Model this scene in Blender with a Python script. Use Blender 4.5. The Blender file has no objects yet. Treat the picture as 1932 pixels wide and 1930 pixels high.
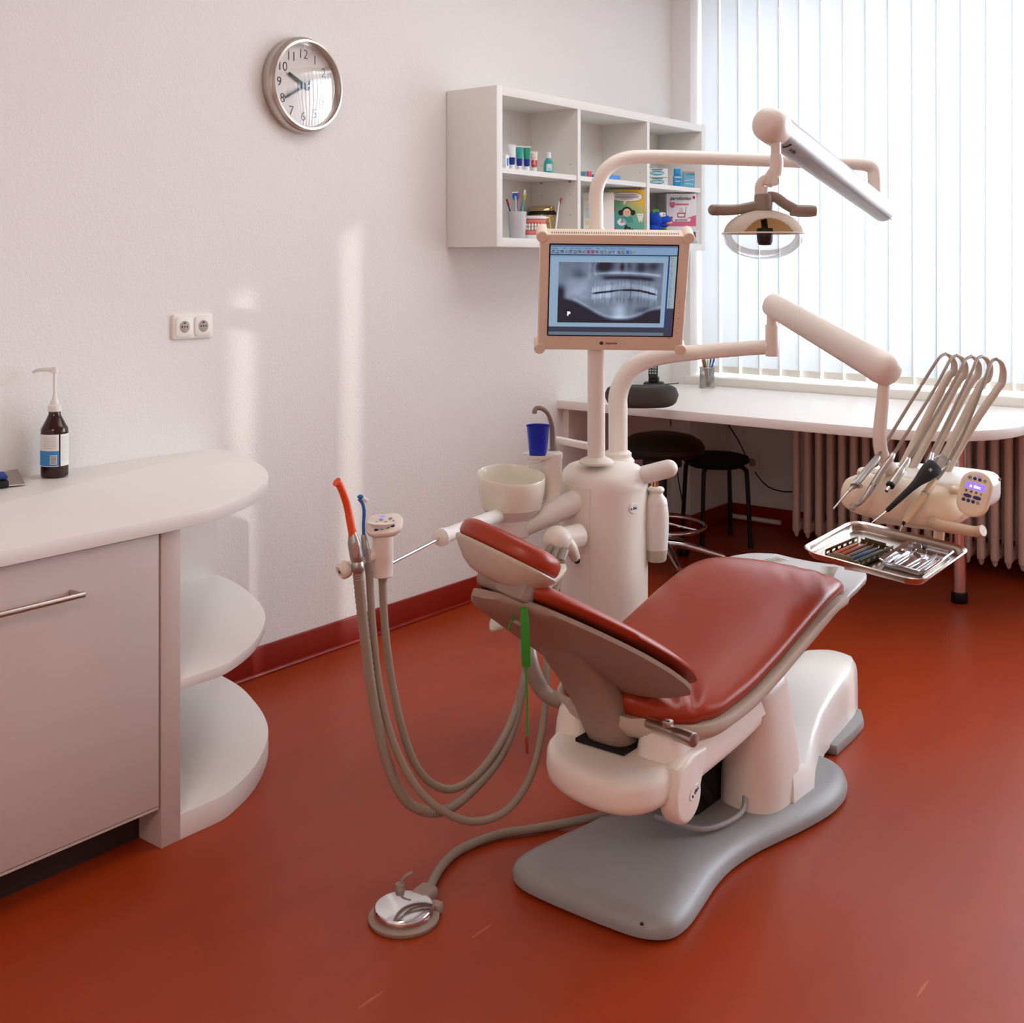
import bpy, bmesh, math, random
from mathutils import Vector, Matrix
random.seed(7)
V = Vector
C = bpy.context.scene.collection
PI = math.pi
# ------------------------------------------------------------------ survey of the room
# the camera stands at (0,0,1.4); +X runs along the left wall to the window, +Y to the left wall
FPX, YH, CXP, HC = 2208.4, 501.7, 966.4, 1.4
YAW = math.radians(51.846)
SY, CY = math.sin(YAW), math.cos(YAW)
def P(x, y, z):
    u = (x-CXP)/FPX; v = (y-YH)/FPX
    return V(((SY+u*CY)*z, (CY-u*SY)*z, HC-v*z))
def PH(x, y, h): return P(x, y, (HC-h)*FPX/(y-YH))
def PY(x, y, Y): return P(x, y, Y/(CY-(x-CXP)/FPX*SY))
def PX(x, y, X): return P(x, y, X/(SY+(x-CXP)/FPX*CY))
LW = 3.156      # left wall plane (Y)
WW = 5.375      # window wall plane (X)
CEIL = 3.15

# ------------------------------------------------------------------ materials
def lin(c):
    def f(a):
        a /= 255.0
        return a/12.92 if a <= .04045 else ((a+.055)/1.055)**2.4
    return (f(c[0]), f(c[1]), f(c[2]), 1.0)
MATS = {}
def mat(name, col, rough=.5, metal=0.0, spec=.5, noise=0.0, nscale=20.0, bump=0.0, bscale=200.0, coat=0.0,
        trans=0.0, ior=1.45, emis=0.0, sss=0.0, alpha=1.0):
    if name in MATS: return MATS[name]
    m = bpy.data.materials.new(name); m.use_nodes = True
    nt = m.node_tree; b = nt.nodes['Principled BSDF']
    c = lin(col)
    b.inputs['Base Color'].default_value = c
    b.inputs['Roughness'].default_value = rough
    b.inputs['Metallic'].default_value = metal
    b.inputs['Specular IOR Level'].default_value = spec
    b.inputs['Coat Weight'].default_value = coat
    b.inputs['Transmission Weight'].default_value = trans
    b.inputs['IOR'].default_value = ior
    if sss:
        b.inputs['Subsurface Weight'].default_value = sss
        b.inputs['Subsurface Radius'].default_value = (.02,.015,.01)
    if emis:
        b.inputs['Emission Color'].default_value = c
        b.inputs['Emission Strength'].default_value = emis
    tc = nt.nodes.new('ShaderNodeTexCoord')
    if noise:
        n = nt.nodes.new('ShaderNodeTexNoise'); n.inputs['Scale'].default_value = nscale
        n.inputs['Detail'].default_value = 4
        mx = nt.nodes.new('ShaderNodeMix'); mx.data_type = 'RGBA'
        mx.inputs[6].default_value = tuple(a*(1-noise) for a in c[:3])+(1,)
        mx.inputs[7].default_value = tuple(min(1, a*(1+noise)) for a in c[:3])+(1,)
        nt.links.new(tc.outputs['Object'], n.inputs['Vector'])
        nt.links.new(n.outputs['Fac'], mx.inputs[0])
        nt.links.new(mx.outputs[2], b.inputs['Base Color'])
    if bump:
        n2 = nt.nodes.new('ShaderNodeTexNoise'); n2.inputs['Scale'].default_value = bscale
        n2.inputs['Detail'].default_value = 3
        bp = nt.nodes.new('ShaderNodeBump'); bp.inputs['Strength'].default_value = bump
        bp.inputs['Distance'].default_value = .004
        nt.links.new(tc.outputs['Object'], n2.inputs['Vector'])
        nt.links.new(n2.outputs['Fac'], bp.inputs['Height'])
        nt.links.new(bp.outputs['Normal'], b.inputs['Normal'])
    MATS[name] = m
    return m
def thin_glass(name, tint=(255,255,255), gloss=.08, rough=.02, k=.6):
    if name in MATS: return MATS[name]
    m = bpy.data.materials.new(name); m.use_nodes = True
    nt = m.node_tree; nt.nodes.clear()
    out = nt.nodes.new('ShaderNodeOutputMaterial'); mx = nt.nodes.new('ShaderNodeMixShader')
    tr = nt.nodes.new('ShaderNodeBsdfTransparent'); gl = nt.nodes.new('ShaderNodeBsdfGlossy')
    fr = nt.nodes.new('ShaderNodeFresnel'); fr.inputs['IOR'].default_value = 1.45
    mp = nt.nodes.new('ShaderNodeMath'); mp.operation = 'MULTIPLY_ADD'
    mp.inputs[1].default_value = k; mp.inputs[2].default_value = gloss*.3
    tr.inputs['Color'].default_value = lin(tint)
    gl.inputs['Roughness'].default_value = rough
    nt.links.new(fr.outputs[0], mp.inputs[0]); nt.links.new(mp.outputs[0], mx.inputs[0])
    nt.links.new(tr.outputs[0], mx.inputs[1]); nt.links.new(gl.outputs[0], mx.inputs[2])
    nt.links.new(mx.outputs[0], out.inputs[0])
    MATS[name] = m
    return m
def translucent(name, col, tcol, mixf, rough=.6):
    m = bpy.data.materials.new(name); m.use_nodes = True
    nt = m.node_tree; nt.nodes.clear()
    out = nt.nodes.new('ShaderNodeOutputMaterial'); mx = nt.nodes.new('ShaderNodeMixShader')
    d = nt.nodes.new('ShaderNodeBsdfDiffuse'); t = nt.nodes.new('ShaderNodeBsdfTranslucent')
    d.inputs['Color'].default_value = lin(col)
    # fabric weave
    tc = nt.nodes.new('ShaderNodeTexCoord'); mpn = nt.nodes.new('ShaderNodeMapping')
    mpn.inputs['Scale'].default_value = (20, 30, 420)
    n = nt.nodes.new('ShaderNodeTexNoise'); n.inputs['Scale'].default_value = 1.0; n.inputs['Detail'].default_value = 3
    cm = nt.nodes.new('ShaderNodeMix'); cm.data_type = 'RGBA'
    c = lin(tcol)
    cm.inputs[6].default_value = tuple(a*.90 for a in c[:3])+(1,); cm.inputs[7].default_value = c
    nt.links.new(tc.outputs['Object'], mpn.inputs['Vector']); nt.links.new(mpn.outputs[0], n.inputs['Vector'])
    nt.links.new(n.outputs['Fac'], cm.inputs[0]); nt.links.new(cm.outputs[2], t.inputs['Color'])
    mx.inputs[0].default_value = mixf
    nt.links.new(d.outputs[0], mx.inputs[1]); nt.links.new(t.outputs[0], mx.inputs[2])
    nt.links.new(mx.outputs[0], out.inputs[0])
    MATS[name] = m
    return m
def floor_mat():
    m = bpy.data.materials.new('red_linoleum'); m.use_nodes = True
    nt = m.node_tree; b = nt.nodes['Principled BSDF']; L = nt.links.new
    tc = nt.nodes.new('ShaderNodeTexCoord')
    n1 = nt.nodes.new('ShaderNodeTexNoise'); n1.inputs['Scale'].default_value = 1.6; n1.inputs['Detail'].default_value = 6
    mp = nt.nodes.new('ShaderNodeMapping'); mp.inputs['Rotation'].default_value = (0, 0, math.radians(-8)); mp.inputs['Scale'].default_value = (1.0, 5.0, 1)
    L(tc.outputs['Object'], mp.inputs['Vector']); L(mp.outputs[0], n1.inputs['Vector'])
    cm = nt.nodes.new('ShaderNodeMix'); cm.data_type = 'RGBA'
    cm.inputs[6].default_value = lin((146,49,15)); cm.inputs[7].default_value = lin((168,61,20))
    L(n1.outputs['Fac'], cm.inputs[0])
    # sparse pale flecks, stretched along the room
    mp2 = nt.nodes.new('ShaderNodeMapping'); mp2.inputs['Rotation'].default_value = (0, 0, math.radians(4)); mp2.inputs['Scale'].default_value = (3.0, 34.0, 1)
    vo = nt.nodes.new('ShaderNodeTexVoronoi'); vo.inputs['Scale'].default_value = 1.0; vo.feature = 'F1'
    L(tc.outputs['Object'], mp2.inputs['Vector']); L(mp2.outputs[0], vo.inputs['Vector'])
    lt = nt.nodes.new('ShaderNodeMath'); lt.operation = 'LESS_THAN'; lt.inputs[1].default_value = .105
    L(vo.outputs['Distance'], lt.inputs[0])
    sp = nt.nodes.new('ShaderNodeSeparateColor'); L(vo.outputs['Color'], sp.inputs[0])
    gt = nt.nodes.new('ShaderNodeMath'); gt.operation = 'GREATER_THAN'; gt.inputs[1].default_value = .90
    L(sp.outputs[0], gt.inputs[0])
    mu = nt.nodes.new('ShaderNodeMath'); mu.operation = 'MULTIPLY'; L(lt.outputs[0], mu.inputs[0]); L(gt.outputs[0], mu.inputs[1])
    mu2 = nt.nodes.new('ShaderNodeMath'); mu2.operation = 'MULTIPLY'; mu2.inputs[1].default_value = .38; L(mu.outputs[0], mu2.inputs[0])
    cm2 = nt.nodes.new('ShaderNodeMix'); cm2.data_type = 'RGBA'; cm2.inputs[7].default_value = lin((214,130,96))
    L(mu2.outputs[0], cm2.inputs[0]); L(cm.outputs[2], cm2.inputs[6]); L(cm2.outputs[2], b.inputs['Base Color'])
    n3 = nt.nodes.new('ShaderNodeTexNoise'); n3.inputs['Scale'].default_value = 3.0; n3.inputs['Detail'].default_value = 3
    L(tc.outputs['Object'], n3.inputs['Vector'])
    mr = nt.nodes.new('ShaderNodeMapRange'); mr.inputs['To Min'].default_value = .32; mr.inputs['To Max'].default_value = .45
    L(n3.outputs['Fac'], mr.inputs['Value']); L(mr.outputs[0], b.inputs['Roughness'])
    bp = nt.nodes.new('ShaderNodeBump'); bp.inputs['Strength'].default_value = .05; bp.inputs['Distance'].default_value = .003
    n4 = nt.nodes.new('ShaderNodeTexNoise'); n4.inputs['Scale'].default_value = 60
    L(tc.outputs['Object'], n4.inputs['Vector']); L(n4.outputs['Fac'], bp.inputs['Height']); L(bp.outputs[0], b.inputs['Normal'])
    b.inputs['Specular IOR Level'].default_value = .32
    MATS['floor'] = m
    return m
M_floor = floor_mat()
M_skirt = mat('red_skirting', (142,32,17), .35, noise=.08, nscale=6)
M_wall = mat('white_plaster', (240,237,234), .85, bump=.4, bscale=105, spec=.2)
M_ceil = mat('ceiling_paint', (236,232,228), .9)
M_trim = mat('white_lacquer', (240,236,226), .35)
M_white = mat('white_laminate', (240,234,228), .42, noise=.01)
M_cab = mat('cabinet_laminate', (206,188,180), .42, noise=.015, nscale=90)
M_shelf = mat('shelf_white', (238,236,230), .4)
M_cream = mat('unit_cream', (240,231,220), .33, noise=.01)
M_creamw = mat('unit_white', (240,236,230), .3)
M_ivory = mat('console_ivory', (238,220,194), .32)
M_beige = mat('monitor_beige', (242,224,204), .45)
M_tubeb = mat('hose_grey_beige', (150,134,118), .5)
M_shell = mat('backrest_shell', (156,136,122), .5, bump=.06, bscale=300)
M_greyb = mat('base_grey', (152,151,150), .42, bump=.05, bscale=260)
M_footp = mat('footplate_grey', (186,183,180), .4)
M_pan = mat('seat_pan_taupe', (196,184,168), .45)
M_red = mat('upholstery_red', (160,54,26), .33, noise=.05, nscale=5, bump=.03, bscale=12)
M_chrome = mat('chrome', (225,225,228), .1, 1.0)
M_steel = mat('brushed_steel', (190,180,170), .3, 1.0)
M_satin = mat('satin_metal', (180,176,172), .38, 1.0)
M_dark = mat('black_plastic', (22,22,24), .5)
M_mech = mat('dark_mechanism', (14,12,12), .8)
M_orange = mat('orange_plastic', (238,84,34), .4)
M_blue = mat('blue_plastic', (36,110,196), .4)
M_cupblue = mat('cup_blue', (18,52,200), .22, trans=.25)
M_green = mat('green_rubber', (48,142,42), .5)
M_brown = mat('brown_clip', (136,48,34), .5)
M_taupe = mat('light_handle_taupe', (150,134,122), .3)
M_bowl = mat('bowl_glass', (242,236,222), .12, sss=.35)
M_clear = thin_glass('clear_plastic', (236,238,238), .5, .05)
M_milky = mat('milky_plastic', (240,236,230), .35, sss=.4)
M_pane = thin_glass('window_glass', (250,252,255), .2)
M_clockglass = thin_glass('clock_glass', (255,255,255), .0, .02, .35)
M_black = mat('matte_black', (16,16,17), .6)
M_seatblk = mat('black_vinyl', (20,19,18), .38)
M_fabblk = mat('black_fabric', (14,15,17), .9)
M_stoolgrey = mat('dark_grey_vinyl', (66,62,58), .5)
M_rad = mat('radiator_enamel', (226,200,186), .45)
M_amber = mat('amber_bottle', (46,14,8), .12, spec=.6)
M_paper = mat('paper_white', (242,240,236), .6)
M_lblue = mat('label_blue', (62,140,205), .5)
M_ink = mat('ink_black', (34,32,34), .6)
M_inkgrey = mat('ink_grey', (160,158,160), .6)
M_navy = mat('navy_print', (28,34,110), .5)
M_pink = mat('gum_pink', (232,128,118), .35)
M_tooth = mat('tooth_white', (244,240,228), .2)
M_dial = mat('dial_grey', (222,214,208), .5)
M_gold = mat('polished_gold_metal', (214,190,140), .14, 1.0)
M_book = None

# ------------------------------------------------------------------ mesh builder
def frame(o, x, y, z):
    m = Matrix.Identity(4)
    for i, a in enumerate((x, y, z, o)):
        for j in range(3): m[j][i] = a[j]
    return m
def catmull(pts, n=8):
    pts = [V(p) for p in pts]
    if len(pts) < 3: return pts
    q = [pts[0]*2-pts[1]]+pts+[pts[-1]*2-pts[-2]]
    out = []
    for i in range(1, len(q)-2):
        a, b, c, d = q[i-1], q[i], q[i+1], q[i+2]
        for k in range(n):
            t = k/n
            out.append(.5*((2*b)+(c-a)*t+(2*a-5*b+4*c-d)*t*t+(3*b-a-3*c+d)*t**3))
    out.append(pts[-1].copy())
    return out
def interp(xs, ys, x):
    if x <= xs[0]: return ys[0]
    for i in range(len(xs)-1):
        if x <= xs[i+1]:
            t = (x-xs[i])/(xs[i+1]-xs[i]); t = t*t*(3-2*t) if False else t
            return ys[i]*(1-t)+ys[i+1]*t
    return ys[-1]
class MB:
    def __init__(s): s.bm = bmesh.new(); s.m = 0
    def _done(s):
        for f in s.bm.faces:
            if not f.tag: f.tag = True; f.material_index = s.m
        return s
    def merge(s, b2, mtx=None):
        me = bpy.data.meshes.new('t')
        if mtx is not None: bmesh.ops.transform(b2, matrix=mtx, verts=b2.verts)
        for f in b2.faces: f.tag = False; f.material_index = s.m
        b2.to_mesh(me); b2.free()
        n0 = len(s.bm.faces)
        s.bm.from_mesh(me); bpy.data.meshes.remove(me)
        s.bm.faces.ensure_lookup_table()
        for i in range(n0, len(s.bm.faces)): s.bm.faces[i].tag = True; s.bm.faces[i].material_index = s.m
        return s
    def box(s, c, size, bevel=0, seg=2, mtx=None):
        b = bmesh.new(); bmesh.ops.create_cube(b, size=1)
        bmesh.ops.transform(b, matrix=Matrix.Diagonal((size[0], size[1], size[2], 1)), verts=b.verts)
        if bevel: bmesh.ops.bevel(b, geom=list(b.edges), offset=min(bevel, min(size)*.49), segments=seg, profile=.5, affect='EDGES')
        t = Matrix.Translation(V(c))
        return s.merge(b, t if mtx is None else t @ mtx)
    def bx(s, a, b, bevel=0, seg=2):
        a, b = V(a), V(b)
        return s.box((a+b)/2, [abs(b[i]-a[i]) for i in range(3)], bevel, seg)
    def rings(s, rings, cap0=True, cap1=True, close=True):
        b = bmesh.new(); R = []
        for r in rings: R.append([b.verts.new(p) for p in r])
        n = len(rings[0])
        for i in range(len(R)-1):
            for k in range(n if close else n-1):
                k2 = (k+1) % n
                try: b.faces.new((R[i][k], R[i][k2], R[i+1][k2], R[i+1][k]))
                except ValueError: pass
        if cap0:
            try: b.faces.new(list(reversed(R[0])))
            except ValueError: pass
        if cap1:
            try: b.faces.new(R[-1])
            except ValueError: pass
        bmesh.ops.remove_doubles(b, verts=b.verts, dist=1e-6)
        if close: bmesh.ops.recalc_face_normals(b, faces=b.faces)
        return s.merge(b)
    def tube(s, pts, r, n=14, smooth=8, cap=True, rib=0, flat=None):
        pts = catmull(pts, smooth) if smooth else [V(p) for p in pts]
        N = len(pts)
        rr = [r]*N if not isinstance(r, (list, tuple)) else [interp([i/(len(r)-1) for i in range(len(r))], r, i/(N-1)) for i in range(N)]
        t0 = (pts[1]-pts[0]).normalized()
        up = V((0, 0, 1)) if abs(t0.z) < .9 else V((1, 0, 0))
        nx = t0.cross(up).normalized(); rings = []
        for i in range(N):
            t = (pts[min(i+1, N-1)]-pts[max(i-1, 0)]).normalized()
            nx = (nx-t*nx.dot(t)).normalized(); ny = t.cross(nx)
            ri = rr[i]*(1+(rib if i % 2 else 0))
            fx, fy = flat if flat else (1, 1)
            rings.append([pts[i]+nx*math.cos(2*PI*k/n)*ri*fx+ny*math.sin(2*PI*k/n)*ri*fy for k in range(n)])
        return s.rings(rings, cap, cap)
    def cyl(s, p0, p1, r0, r1=None, n=28, bev=0):
        r1 = r0 if r1 is None else r1
        p0, p1 = V(p0), V(p1); d = (p1-p0); L = d.length; d.normalize()
        if bev:
            pr = [(r0-bev, 0), (r0-bev*.3, bev*.3), (r0, bev), (r1, L-bev), (r1-bev*.3, L-bev*.3), (r1-bev, L)]
        else: pr = [(r0, 0), (r1, L)]
        return s.lathe(pr, p0, d, n)
    def lathe(s, prof, o=(0,0,0), ax=(0,0,1), n=32, sx=1, sy=1, xdir=None, cap=True):
        ax = V(ax).normalized(); o = V(o)
        if xdir is None: xdir = V((1,0,0)) if abs(ax.x) < .9 else V((0,1,0))
        xd = (V(xdir)-ax*V(xdir).dot(ax)).normalized(); yd = ax.cross(xd)
        rings = [[o+ax*h+xd*(r*sx*math.cos(2*PI*k/n))+yd*(r*sy*math.sin(2*PI*k/n)) for k in range(n)] for r, h in prof]
        c0 = cap and prof[0][0] > 1e-5; c1 = cap and prof[-1][0] > 1e-5
        return s.rings(rings, c0, c1)
    def prism(s, outline, t, mtx, bevel=0, seg=2, botbev=True):
        b = bmesh.new()
        vs = [b.verts.new((x, y, 0)) for x, y in outline]
        f = b.faces.new(vs)
        r = bmesh.ops.extrude_face_region(b, geom=[f])
        top = [v for v in r['geom'] if isinstance(v, bmesh.types.BMVert)]
        bmesh.ops.translate(b, vec=(0, 0, t), verts=top)
        bmesh.ops.recalc_face_normals(b, faces=b.faces)
        if bevel:
            ed = [e for e in b.edges if (abs(e.verts[0].co.z-e.verts[1].co.z) < 1e-7 and (botbev or e.verts[0].co.z*t > 1e-9))]
            bmesh.ops.bevel(b, geom=ed, offset=bevel, segments=seg, profile=.5, affect='EDGES')
        return s.merge(b, mtx)
    def sphere(s, c, r, sc=(1,1,1), u=24, v=16, mtx=None):
        b = bmesh.new(); bmesh.ops.create_uvsphere(b, u_segments=u, v_segments=v, radius=r)
        bmesh.ops.transform(b, matrix=Matrix.Diagonal((sc[0], sc[1], sc[2], 1)), verts=b.verts)
        t = Matrix.Translation(V(c))
        return s.merge(b, t if mtx is None else t @ mtx)
    def text(s, body, mtx, size=.02, ext=.0004, align='CENTER', bold=0):
        cu = bpy.data.curves.new('txt', 'FONT'); cu.body = body; cu.size = size; cu.extrude = ext
        cu.align_x = align; cu.align_y = 'CENTER'; cu.offset = bold; cu.resolution_u = 3
        ob = bpy.data.objects.new('txt', cu)
        me = bpy.data.meshes.new_from_object(ob)
        b = bmesh.new(); b.from_mesh(me)
        bpy.data.objects.remove(ob); bpy.data.curves.remove(cu); bpy.data.meshes.remove(me)
        return s.merge(b, mtx)
    def quad(s, a, b, c, d):
        bb = bmesh.new(); bb.faces.new([bb.verts.new(p) for p in (a, b, c, d)]); return s.merge(bb)
def wpos(o):
    p = V((0,0,0))
    while o is not None: p += V(o.location); o = o.parent
    return p
def obj(name, mb, mats, parent=None, loc=None, label=None, ang=38):
    """links the builder's shape as one mesh object; coordinates are the room's"""
    if not isinstance(mats, (list, tuple)): mats = [mats]
    base = wpos(parent) if parent is not None else (V(loc) if loc is not None else None)
    bm = mb.bm
    if base is None:
        xs = [v.co for v in bm.verts]
        base = V(((min(p.x for p in xs)+max(p.x for p in xs))/2, (min(p.y for p in xs)+max(p.y for p in xs))/2, min(p.z for p in xs)))
    bmesh.ops.translate(bm, vec=-base, verts=bm.verts)
    for f in bm.faces: f.smooth = True
    lim = math.radians(ang)
    for e in bm.edges:
        if len(e.link_faces) == 2:
            try: e.smooth = e.calc_face_angle() < lim
            except ValueError: pass
    me = bpy.data.meshes.new(name); bm.to_mesh(me); bm.free()
    for m in mats: me.materials.append(m)
    o = bpy.data.objects.new(name, me); C.objects.link(o)
    if parent is not None: o.parent = parent
    else: o.location = base
    if label: o['label'] = label
    return o
def thing(name, label, cat, loc=(0,0,0), group=None):
    o = bpy.data.objects.new(name, None); C.objects.link(o)
    o.location = loc; o.empty_display_size = .05
    o['label'] = label; o['category'] = cat
    if group: o['group'] = group
    return o
def tag(o, label, cat, group=None):
    o['label'] = label; o['category'] = cat
    if group: o['group'] = group
    return o
def struct(name, mb, m, parent=None):
    o = obj(name, mb, m, parent, loc=(0,0,0) if parent is None else None)
    if parent is None: o['kind'] = 'structure'
    return o
def rrect(w, h, r, n=5, cx=0, cy=0):
    o = []
    for sx, sy, a0 in ((1,1,0), (-1,1,90), (-1,-1,180), (1,-1,270)):
        for k in range(n+1):
            a = math.radians(a0+90*k/n)
            o.append((cx+sx*(w/2-r)+r*math.cos(a), cy+sy*(h/2-r)+r*math.sin(a)))
    return o
def ell(a, b, n=40, p=2.0):
    o = []
    for k in range(n):
        t = 2*PI*k/n; c, s_ = math.cos(t), math.sin(t)
        o.append((a*math.copysign(abs(c)**(2/p), c), b*math.copysign(abs(s_)**(2/p), s_)))
    return o
X_, Y_, Z_ = V((1,0,0)), V((0,1,0)), V((0,0,1))
# facing frame for flat things on the left wall (text reads from the room): x -> +X, y -> +Z, z -> -Y
def wallframe(o): return frame(V(o), X_, Z_, -Y_)
# ================================================================== ROOM
RX0, RY0 = -2.6, -4.4          # far sides of the room, behind the camera
NX = 5.815                      # back of the window niche
RVY = 3.042                     # left reveal of the window niche
RVY2 = -4.0
LINT = 2.86                    # window head
mb = MB(); mb.bx((RX0-.1, RY0-.1, -.12), (NX+.25, LW+.15, 0)); struct('floor', mb, M_floor)
mb = MB(); mb.bx((RX0-.1, RY0-.1, CEIL), (NX+.25, LW+.15, CEIL+.12)); struct('ceiling', mb, M_ceil)
mb = MB(); mb.bx((RX0-.1, LW, 0), (NX+.2, LW+.14, CEIL)); struct('wall_left', mb, M_wall)
mb = MB(); mb.bx((RX0-.14, RY0, 0), (RX0, LW, CEIL)); struct('wall_back', mb, M_wall)
mb = MB(); mb.bx((RX0, RY0-.14, 0), (NX+.2, RY0, CEIL)); struct('wall_right', mb, M_wall)
mb = MB()
mb.bx((WW, RVY, 0), (NX+.2, LW, CEIL))                 # pier beside the window
mb.bx((WW, RY0, 0), (NX+.2, RVY2, CEIL))               # far pier
mb.bx((WW, RVY2, LINT), (NX+.2, RVY, CEIL))            # head above the window
mb.bx((NX, RVY2, 0), (NX+.2, RVY, .80))                # parapet behind the radiator
struct('wall_window', mb, M_wall)
# skirting
mb = MB(); mb.bx((2.40, LW-.012, 0), (WW, LW, .10), .003); mb.tube([(2.40, LW-.014, .006), (WW, LW-.014, .006)], .008, 8, 0); struct('baseboard_left', mb, M_skirt)
mb = MB(); mb.bx((WW-.012, RVY, 0), (WW, LW-.012, .10), .003)
mb.bx((WW, RVY-.012, 0), (NX, RVY, .10), .003); mb.bx((NX-.012, RVY2, 0), (NX, RVY-.012, .10), .003)
struct('baseboard_window', mb, M_skirt)
# window sill
mb = MB(); mb.bx((WW-.02, RVY2, .772), (NX+.02, RVY+.02, .828), .006); struct('trim_1', mb, M_trim)
# window: frame, glazing bars and panes
w = thing('window_1', '', '', (NX+.06, 0, .83)); del w['label']; del w['category']; w['kind'] = 'structure'
fr = MB(); x0, x1 = NX+.02, NX+.09
fr.bx((x0, RVY-.06, .80), (x1, RVY, LINT)); fr.bx((x0, RVY2, .80), (x1, RVY2+.06, LINT))
fr.bx((x0, RVY2+.06, .80), (x1, RVY-.06, .87)); fr.bx((x0, RVY2+.06, LINT-.07), (x1, RVY-.06, LINT))
ny = [RVY, .7, -1.2, RVY2]
for y in ny[1:3]: fr.bx((x0, y-.05, .87), (x1, y+.05, LINT-.07))
f_ = obj('window_frame', fr, M_trim, w)
for i in range(3):
    g = MB(); g.bx((NX+.05, ny[i+1]+.05, .87), (NX+.056, ny[i]-.05, LINT-.07)); obj('window_pane', g, M_pane, w)
# vertical blind: hanging fabric slats
M_blind = translucent('blind_fabric', (240,240,240), (130,131,133), .6)
bl = thing('vertical_blind', 'white fabric vertical blind hanging across the whole window', 'blind', (5.465, 0, .83))
hr = MB(); hr.bx((5.43, RVY2+.02, LINT-.05), (5.50, RVY-.01, LINT-.005), .004); obj('head_rail', hr, M_trim, bl)
pitch = .1120; k = 0; y = 3.038
gaps = {}
while y-.127 > RVY2+.05:
    yc = y-.0635; a = math.radians(9 + 2.0*math.sin(k*1.7))
    wd = .1158
    if yc < 1.25:                       # unseen slats out of view, turned open to let more daylight in
        a = math.radians(-58)
    skip = (-1.82 < yc < -1.60) or (-2.80 < yc < -2.55)
    if not skip:
        d = V((math.sin(a), math.cos(a), 0)); nrm = V((math.cos(a), -math.sin(a), 0))
        lean = .004*math.sin(k*.9)+.002
        rings = []
        for h in (.848, 1.5, 2.1, LINT-.05):
            row = []
            for j in range(7):
                t = j/6-.5
                off = .006*(1-(2*t)**2)
                row.append(V((5.465, yc-lean*(2.8-h)/1.9, h))+d*(t*wd)+nrm*off)
            rings.append(row)
        s = MB(); s.rings(rings, False, False, close=False)
        s_ = obj('slat', s, M_blind, bl)
        wgt = MB(); c = V((5.465, yc-lean, .862))
        wgt.box((0,0,0), (.006, .118, .036), .002, 1, frame(c, nrm, d, Z_))
        obj('bottom_weight', wgt, M_trim, s_)
    k += 1; y -= pitch
# radiator of cast-iron columns standing in the niche
rd = thing('radiator', 'white cast iron column radiator under the window sill', 'radiator', (5.565, 1.2, 0))
yy = 2.495; k = 0
while yy > -.35:
    c = MB()
    for x in (5.475, 5.645):
        c.box((x, yy, .37), (.045, .034, .60), .014, 3)
    c.box((5.56, yy, .655), (.20, .040, .055), .02, 3); c.box((5.56, yy, .10), (.20, .040, .055), .02, 3)
    c.lathe([(.014, 0), (.010, .022), (.003, .03)], (5.475, yy, .078), (0,0,-1), 10)
    obj('radiator_section', c, M_rad, rd); yy -= .0595; k += 1
c = MB(); c.cyl((5.56, 2.55, .655), (5.56, yy+.03, .655), .02, n=14); c.cyl((5.56, 2.54, .10), (5.56, yy+.03, .10), .02, n=14); obj('header_pipe', c, M_rad, rd)
for ys in (2.405, .4):
    c = MB(); c.cyl((5.56, ys-.0298, 0.0), (5.56, ys-.0298, .09), .012, n=12); obj('foot', c, M_rad, rd)
# ================================================================== DESK under the window
dk = thing('desk', 'long white desk top with rounded end along the window', 'desk', (4.9, 2.0, 0))
out = [(WW, LW), (4.35, LW), (4.35, 2.6), (4.345, 2.2), (4.345, 1.8), (4.348, 1.67)]
for a in range(0, 91, 9):
    r = math.radians(a); out.append((4.79-.442*math.cos(r), 1.66-.42*math.sin(r)))
out += [(WW-.022, 1.24), (WW-.022, RVY), (WW, RVY)]
m = MB(); m.prism(out, .040, frame(V((0,0,.745)), X_, Y_, Z_), .003); obj('desk_top', m, M_white, dk)
m = MB(); q = V((4.983, 1.547, 0)); m.cyl(q+V((0,0,.04)), q+V((0,0,.74)), .029, n=32); m.lathe([(.045,0), (.045,.01), (.03,.012)], q+V((0,0,.745)), (0,0,-1))
l = obj('leg', m, M_chrome, dk)
m = MB(); m.lathe([(.0, 0), (.03, 0), (.033, .006), (.033, .042), (.0295, .046)], q, (0,0,1)); obj('foot', m, M_dark, l)
m = MB(); m.bx((4.40, LW-.03, .60), (5.30, LW, .745)); obj('wall_batten', m, M_white, dk)
m = MB(); m.bx((5.26, 1.6, .70), (5.35, 2.6, .745)); obj('rail', m, M_white, dk)
# things on the desk
b = PX(1231, 722, 5.0); zt = .785
ph = thing('cordless_phone', 'dark cordless phone in its cradle on the desk by the wall', 'phone', V((5.05, 3.065, zt)))
pc = V((5.05, 3.065, zt)); a = math.radians(25); dx = V((math.cos(a), math.sin(a), 0)); dy = V((-math.sin(a), math.cos(a), 0))
m = MB(); m.prism(rrect(.10, .10, .025), .034, frame(pc+V((0,0,0)), dx, dy, Z_), .008, 3); m.box((0,0,0), (.06,.05,.03), .008, 2, frame(pc+V((0,0,.045)), dx, dy, Z_))
obj('cradle', m, M_dark, ph)
hx = (dx*.35+Z_*.93).normalized()
m = MB(); m.prism(rrect(.15, .046, .014), .024, frame(pc+V((0,0,.12))-dx*.006, hx, dy, hx.cross(dy)), .006, 2)
m.m = 1
hn = hx.cross(dy)
for i in range(4):
    for j in range(3):
        for sgn in (-1, 1):
            m.box((0,0,0), (.009,.009,.003), .001, 1, frame(pc+V((0,0,.12))-dx*.006+hx*(-.05+i*.014)+dy*(j-1)*.013+hn*(.025 if sgn > 0 else -.001), hx, dy, hn))
obj('handset', m, [M_dark, M_inkgrey], ph)
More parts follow.
